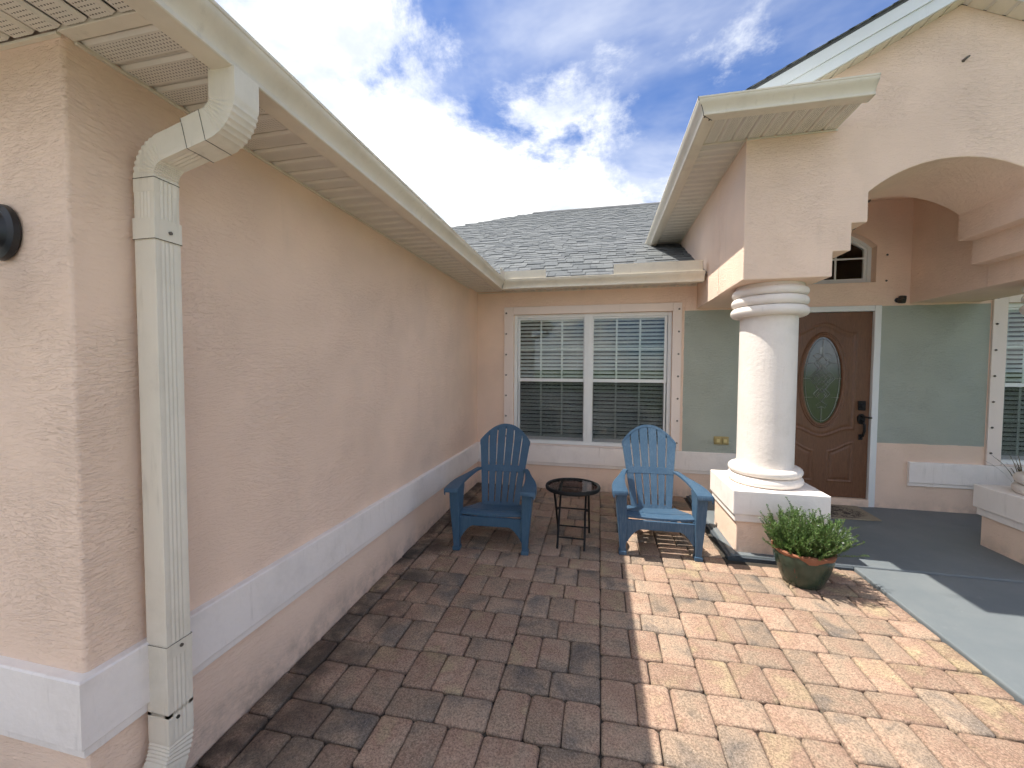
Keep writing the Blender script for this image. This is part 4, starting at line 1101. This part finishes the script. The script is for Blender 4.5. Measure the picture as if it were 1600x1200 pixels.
# ------------------------------------------------------------------ side table
TX, TY, TZ = 1.345, -1.510, -.030
e = tag(empty('side_table', (TX, TY, TZ)), 'small round black side table with smoked glass top between the blue chairs', 'table')
TH_ = .487
b = MB(); b.loft([[(r_*math.cos(2*math.pi*i/56), r_*math.sin(2*math.pi*i/56), z) for i in range(56)] for r_, z in ((.212, TH_+.002), (.222, TH_+.009), (.234, TH_+.006), (.239, TH_-.006), (.236, TH_-.022), (.228, TH_-.024), (.224, TH_-.004), (.212, TH_-.003), (.212, TH_+.002))], cap=False); b.build('rim', M['black'], e, smooth=40)
b = MB(); b.lathe([(.216, TH_-.0025), (.216, TH_+.0015)], 0, 0, 56); b.build('glass_top', M['tableglass'], e)
for sx in (-1, 1):
    b = MB(); b.box(sx*.105-.012, sx*.105+.012, -.185, .185, TH_-.022, TH_-.006, .003); b.build('top_bar', M['black'], e)
    b = MB(); b.tube([(sx*.112, .165, TH_-.02), (sx*.112, .0, .27), (sx*.112, -.185, .012), (sx*.112, -.192, .0)], .0095, 10); b.build('leg', M['black'], e, smooth=50)
    b = MB(); b.tube([(sx*.142, -.165, TH_-.02), (sx*.142, .0, .27), (sx*.142, .200, .0)], .0095, 10); b.build('leg', M['black'], e, smooth=50)
    b = MB(); b.tube([(sx*.104, 0, .27), (sx*.150, 0, .27)], .006, 8); b.build('pivot', M['black'], e)
for (y, z, wd) in ((-.140, .078, .112), (.150, .065, .142), (.0, .283, .142), (.12, TH_-.05, .112)):
    b = MB(); b.tube([(-wd, y, z), (wd, y, z)], .007, 8); b.build('crossbar', M['black'], e)

# ------------------------------------------------------------------ potted plant
PXc, PYc, PZc = 2.985, -1.848, -.028
e = tag(empty('potted_plant', (PXc, PYc, PZc)), 'bushy green shrub in a green glazed pot before the column pedestal', 'potted plant')
b = MB(); b.lathe([(.108, 0), (.118, .006), (.140, .06), (.162, .12), (.178, .18), (.184, .225), (.180, .238), (.170, .240), (.160, .215), (.150, .20)], 0, 0, 56); b.build('pot', M['pot'], e, smooth=50)
# chipped terracotta lip: an uneven ring
b = MB(); rg = random.Random(3); n = 56; rings = []
wob = [.010*math.sin(3*a)+.008*math.sin(7*a+1)+rg.uniform(-.004, .004) for a in [2*math.pi*i/n for i in range(n)]]
for r_, z, k in ((.1842, .222, -1), (.1880, .228, -.8), (.190, .246, 0), (.178, .254, 0), (.166, .250, 0), (.158, .215, 0)):
    rings.append([((r_)*math.cos(2*math.pi*i/n), r_*math.sin(2*math.pi*i/n), z+wob[i]*(k if k else .25)) for i in range(n)])
b.loft(rings, cap=False); b.build('terracotta_lip', M['terracotta'], e, smooth=60)
b = MB(); b.lathe([(.164, .205), (.160, .222), (.05, .235)], 0, 0, 32); b.build('soil', M['soil'], e, smooth=60)
rg = random.Random(21); lf = MB(); stm = MB(); fl = []
def leaf(mb, p, d, ln, wd, upv):
    s = d.cross(upv)
    if s.length < 1e-4: s = Vector((1, 0, 0))
    s.normalize(); m = p+d*ln*.5+upv*ln*.06
    mb.add([p, m+s*wd, p+d*ln, m-s*wd], [(0, 1, 2, 3)])
def twig(p, d, ln, n, lscale):
    q = p.copy(); pts = [q.copy()]
    for i in range(n):
        d = (d+Vector((rg.gauss(0, .10), rg.gauss(0, .10), rg.gauss(.035, .05)))).normalized(); q = q+d*(ln/n); pts.append(q.copy())
        for _ in range(5):
            a = rg.uniform(0, 2*math.pi); o = d.orthogonal().normalized(); o2 = d.cross(o)
            ld = (d*rg.uniform(.45, 1.0)+(o*math.cos(a)+o2*math.sin(a))*rg.uniform(.5, .9)).normalized()
            leaf(lf, q, ld, rg.uniform(.010, .018)*lscale, rg.uniform(.0020, .0038)*lscale, Vector((rg.gauss(0, .4), rg.gauss(0, .4), 1)).normalized())
    stm.tube(pts[::2] if len(pts) > 4 else pts, .0013, 4); return q
for i in range(460):
    a = rg.uniform(0, 2*math.pi); rr = math.sqrt(rg.random())*.15
    p = Vector((rr*math.cos(a), rr*math.sin(a), .235))
    out = rg.random()**1.0
    d = Vector((math.cos(a)*out*1.05+.05, math.sin(a)*out*1.05, 1.05-.45*out)).normalized()
    lean = max(0, math.cos(a+.35))                   # longer shoots to the right
    ln = rg.uniform(.12, .310)*(1-.32*out)+.085*lean*out*rg.random()
    if out > .75 and rg.random() < .4: d.z -= .25; d.normalize()
    # shorter on the far left top
    n = max(6, int(ln/.011)); tip = twig(p, d, ln, n, 1.)
    if rg.random() < .03: fl.append(tip)
for a, el, ln in ((2.6, .9, .20), (.3, .35, .30), (5.6, .5, .27), (3.4, .55, .20), (1.3, 1.1, .33), (.0, .75, .30), (6.0, .2, .30)):
    twig(Vector((.08*math.cos(a), .08*math.sin(a), .25)), Vector((math.cos(a), math.sin(a), el)).normalized(), ln, 20, 1.)
lf.build('foliage', M['leaf'], e, kind='stuff'); stm.build('stems', M['stem'], e)
for t_ in fl[:8]:
    b = MB()
    for k in range(5):
        a = 2*math.pi*k/5; dd = Vector((math.cos(a), math.sin(a), .3)).normalized(); leaf(b, t_, dd, .009, .003, Vector((0, 0, 1)))
    b.build('flower', M['petal'], e)

# spiky plant in a dark pot behind the right-hand column
e = tag(empty('spiky_plant', (5.60, -.22, 0)), 'dry spiky plant in a dark pot below the right-hand window', 'plant')
b = MB(); b.lathe([(.09, 0), (.11, .12), (.125, .22), (.13, .33), (.120, .33), (.110, .30)], 0, 0, 32); b.build('pot', M['blackplastic'], e, smooth=50)
lf2 = MB(); rg = random.Random(8)
for i in range(20):
    a = rg.uniform(0, 2*math.pi); t_ = rg.uniform(.05, .45); ln = rg.uniform(.30, .44)
    pts = []; p = Vector((.05*math.cos(a), .05*math.sin(a), .31)); d = Vector((math.cos(a)*t_, math.sin(a)*t_, 1)).normalized()
    for k in range(7):
        pts.append(p.copy()); p = p+d*ln/6; d = (d+Vector((math.cos(a)*.06, math.sin(a)*.06, -.12))).normalized()
    s = Vector((-math.sin(a), math.cos(a), 0)); v = []
    for k, q in enumerate(pts):
        wq = .007*(1-(k/6)**1.6)+.0006; v += [q-s*wq, q+Vector((0, 0, -.002)), q+s*wq]
    lf2.add(v, [(3*k+j, 3*k+j+1, 3*k+j+4, 3*k+j+3) for k in range(6) for j in range(2)])
lf2.build('leaves', M['dryleaf'], e)
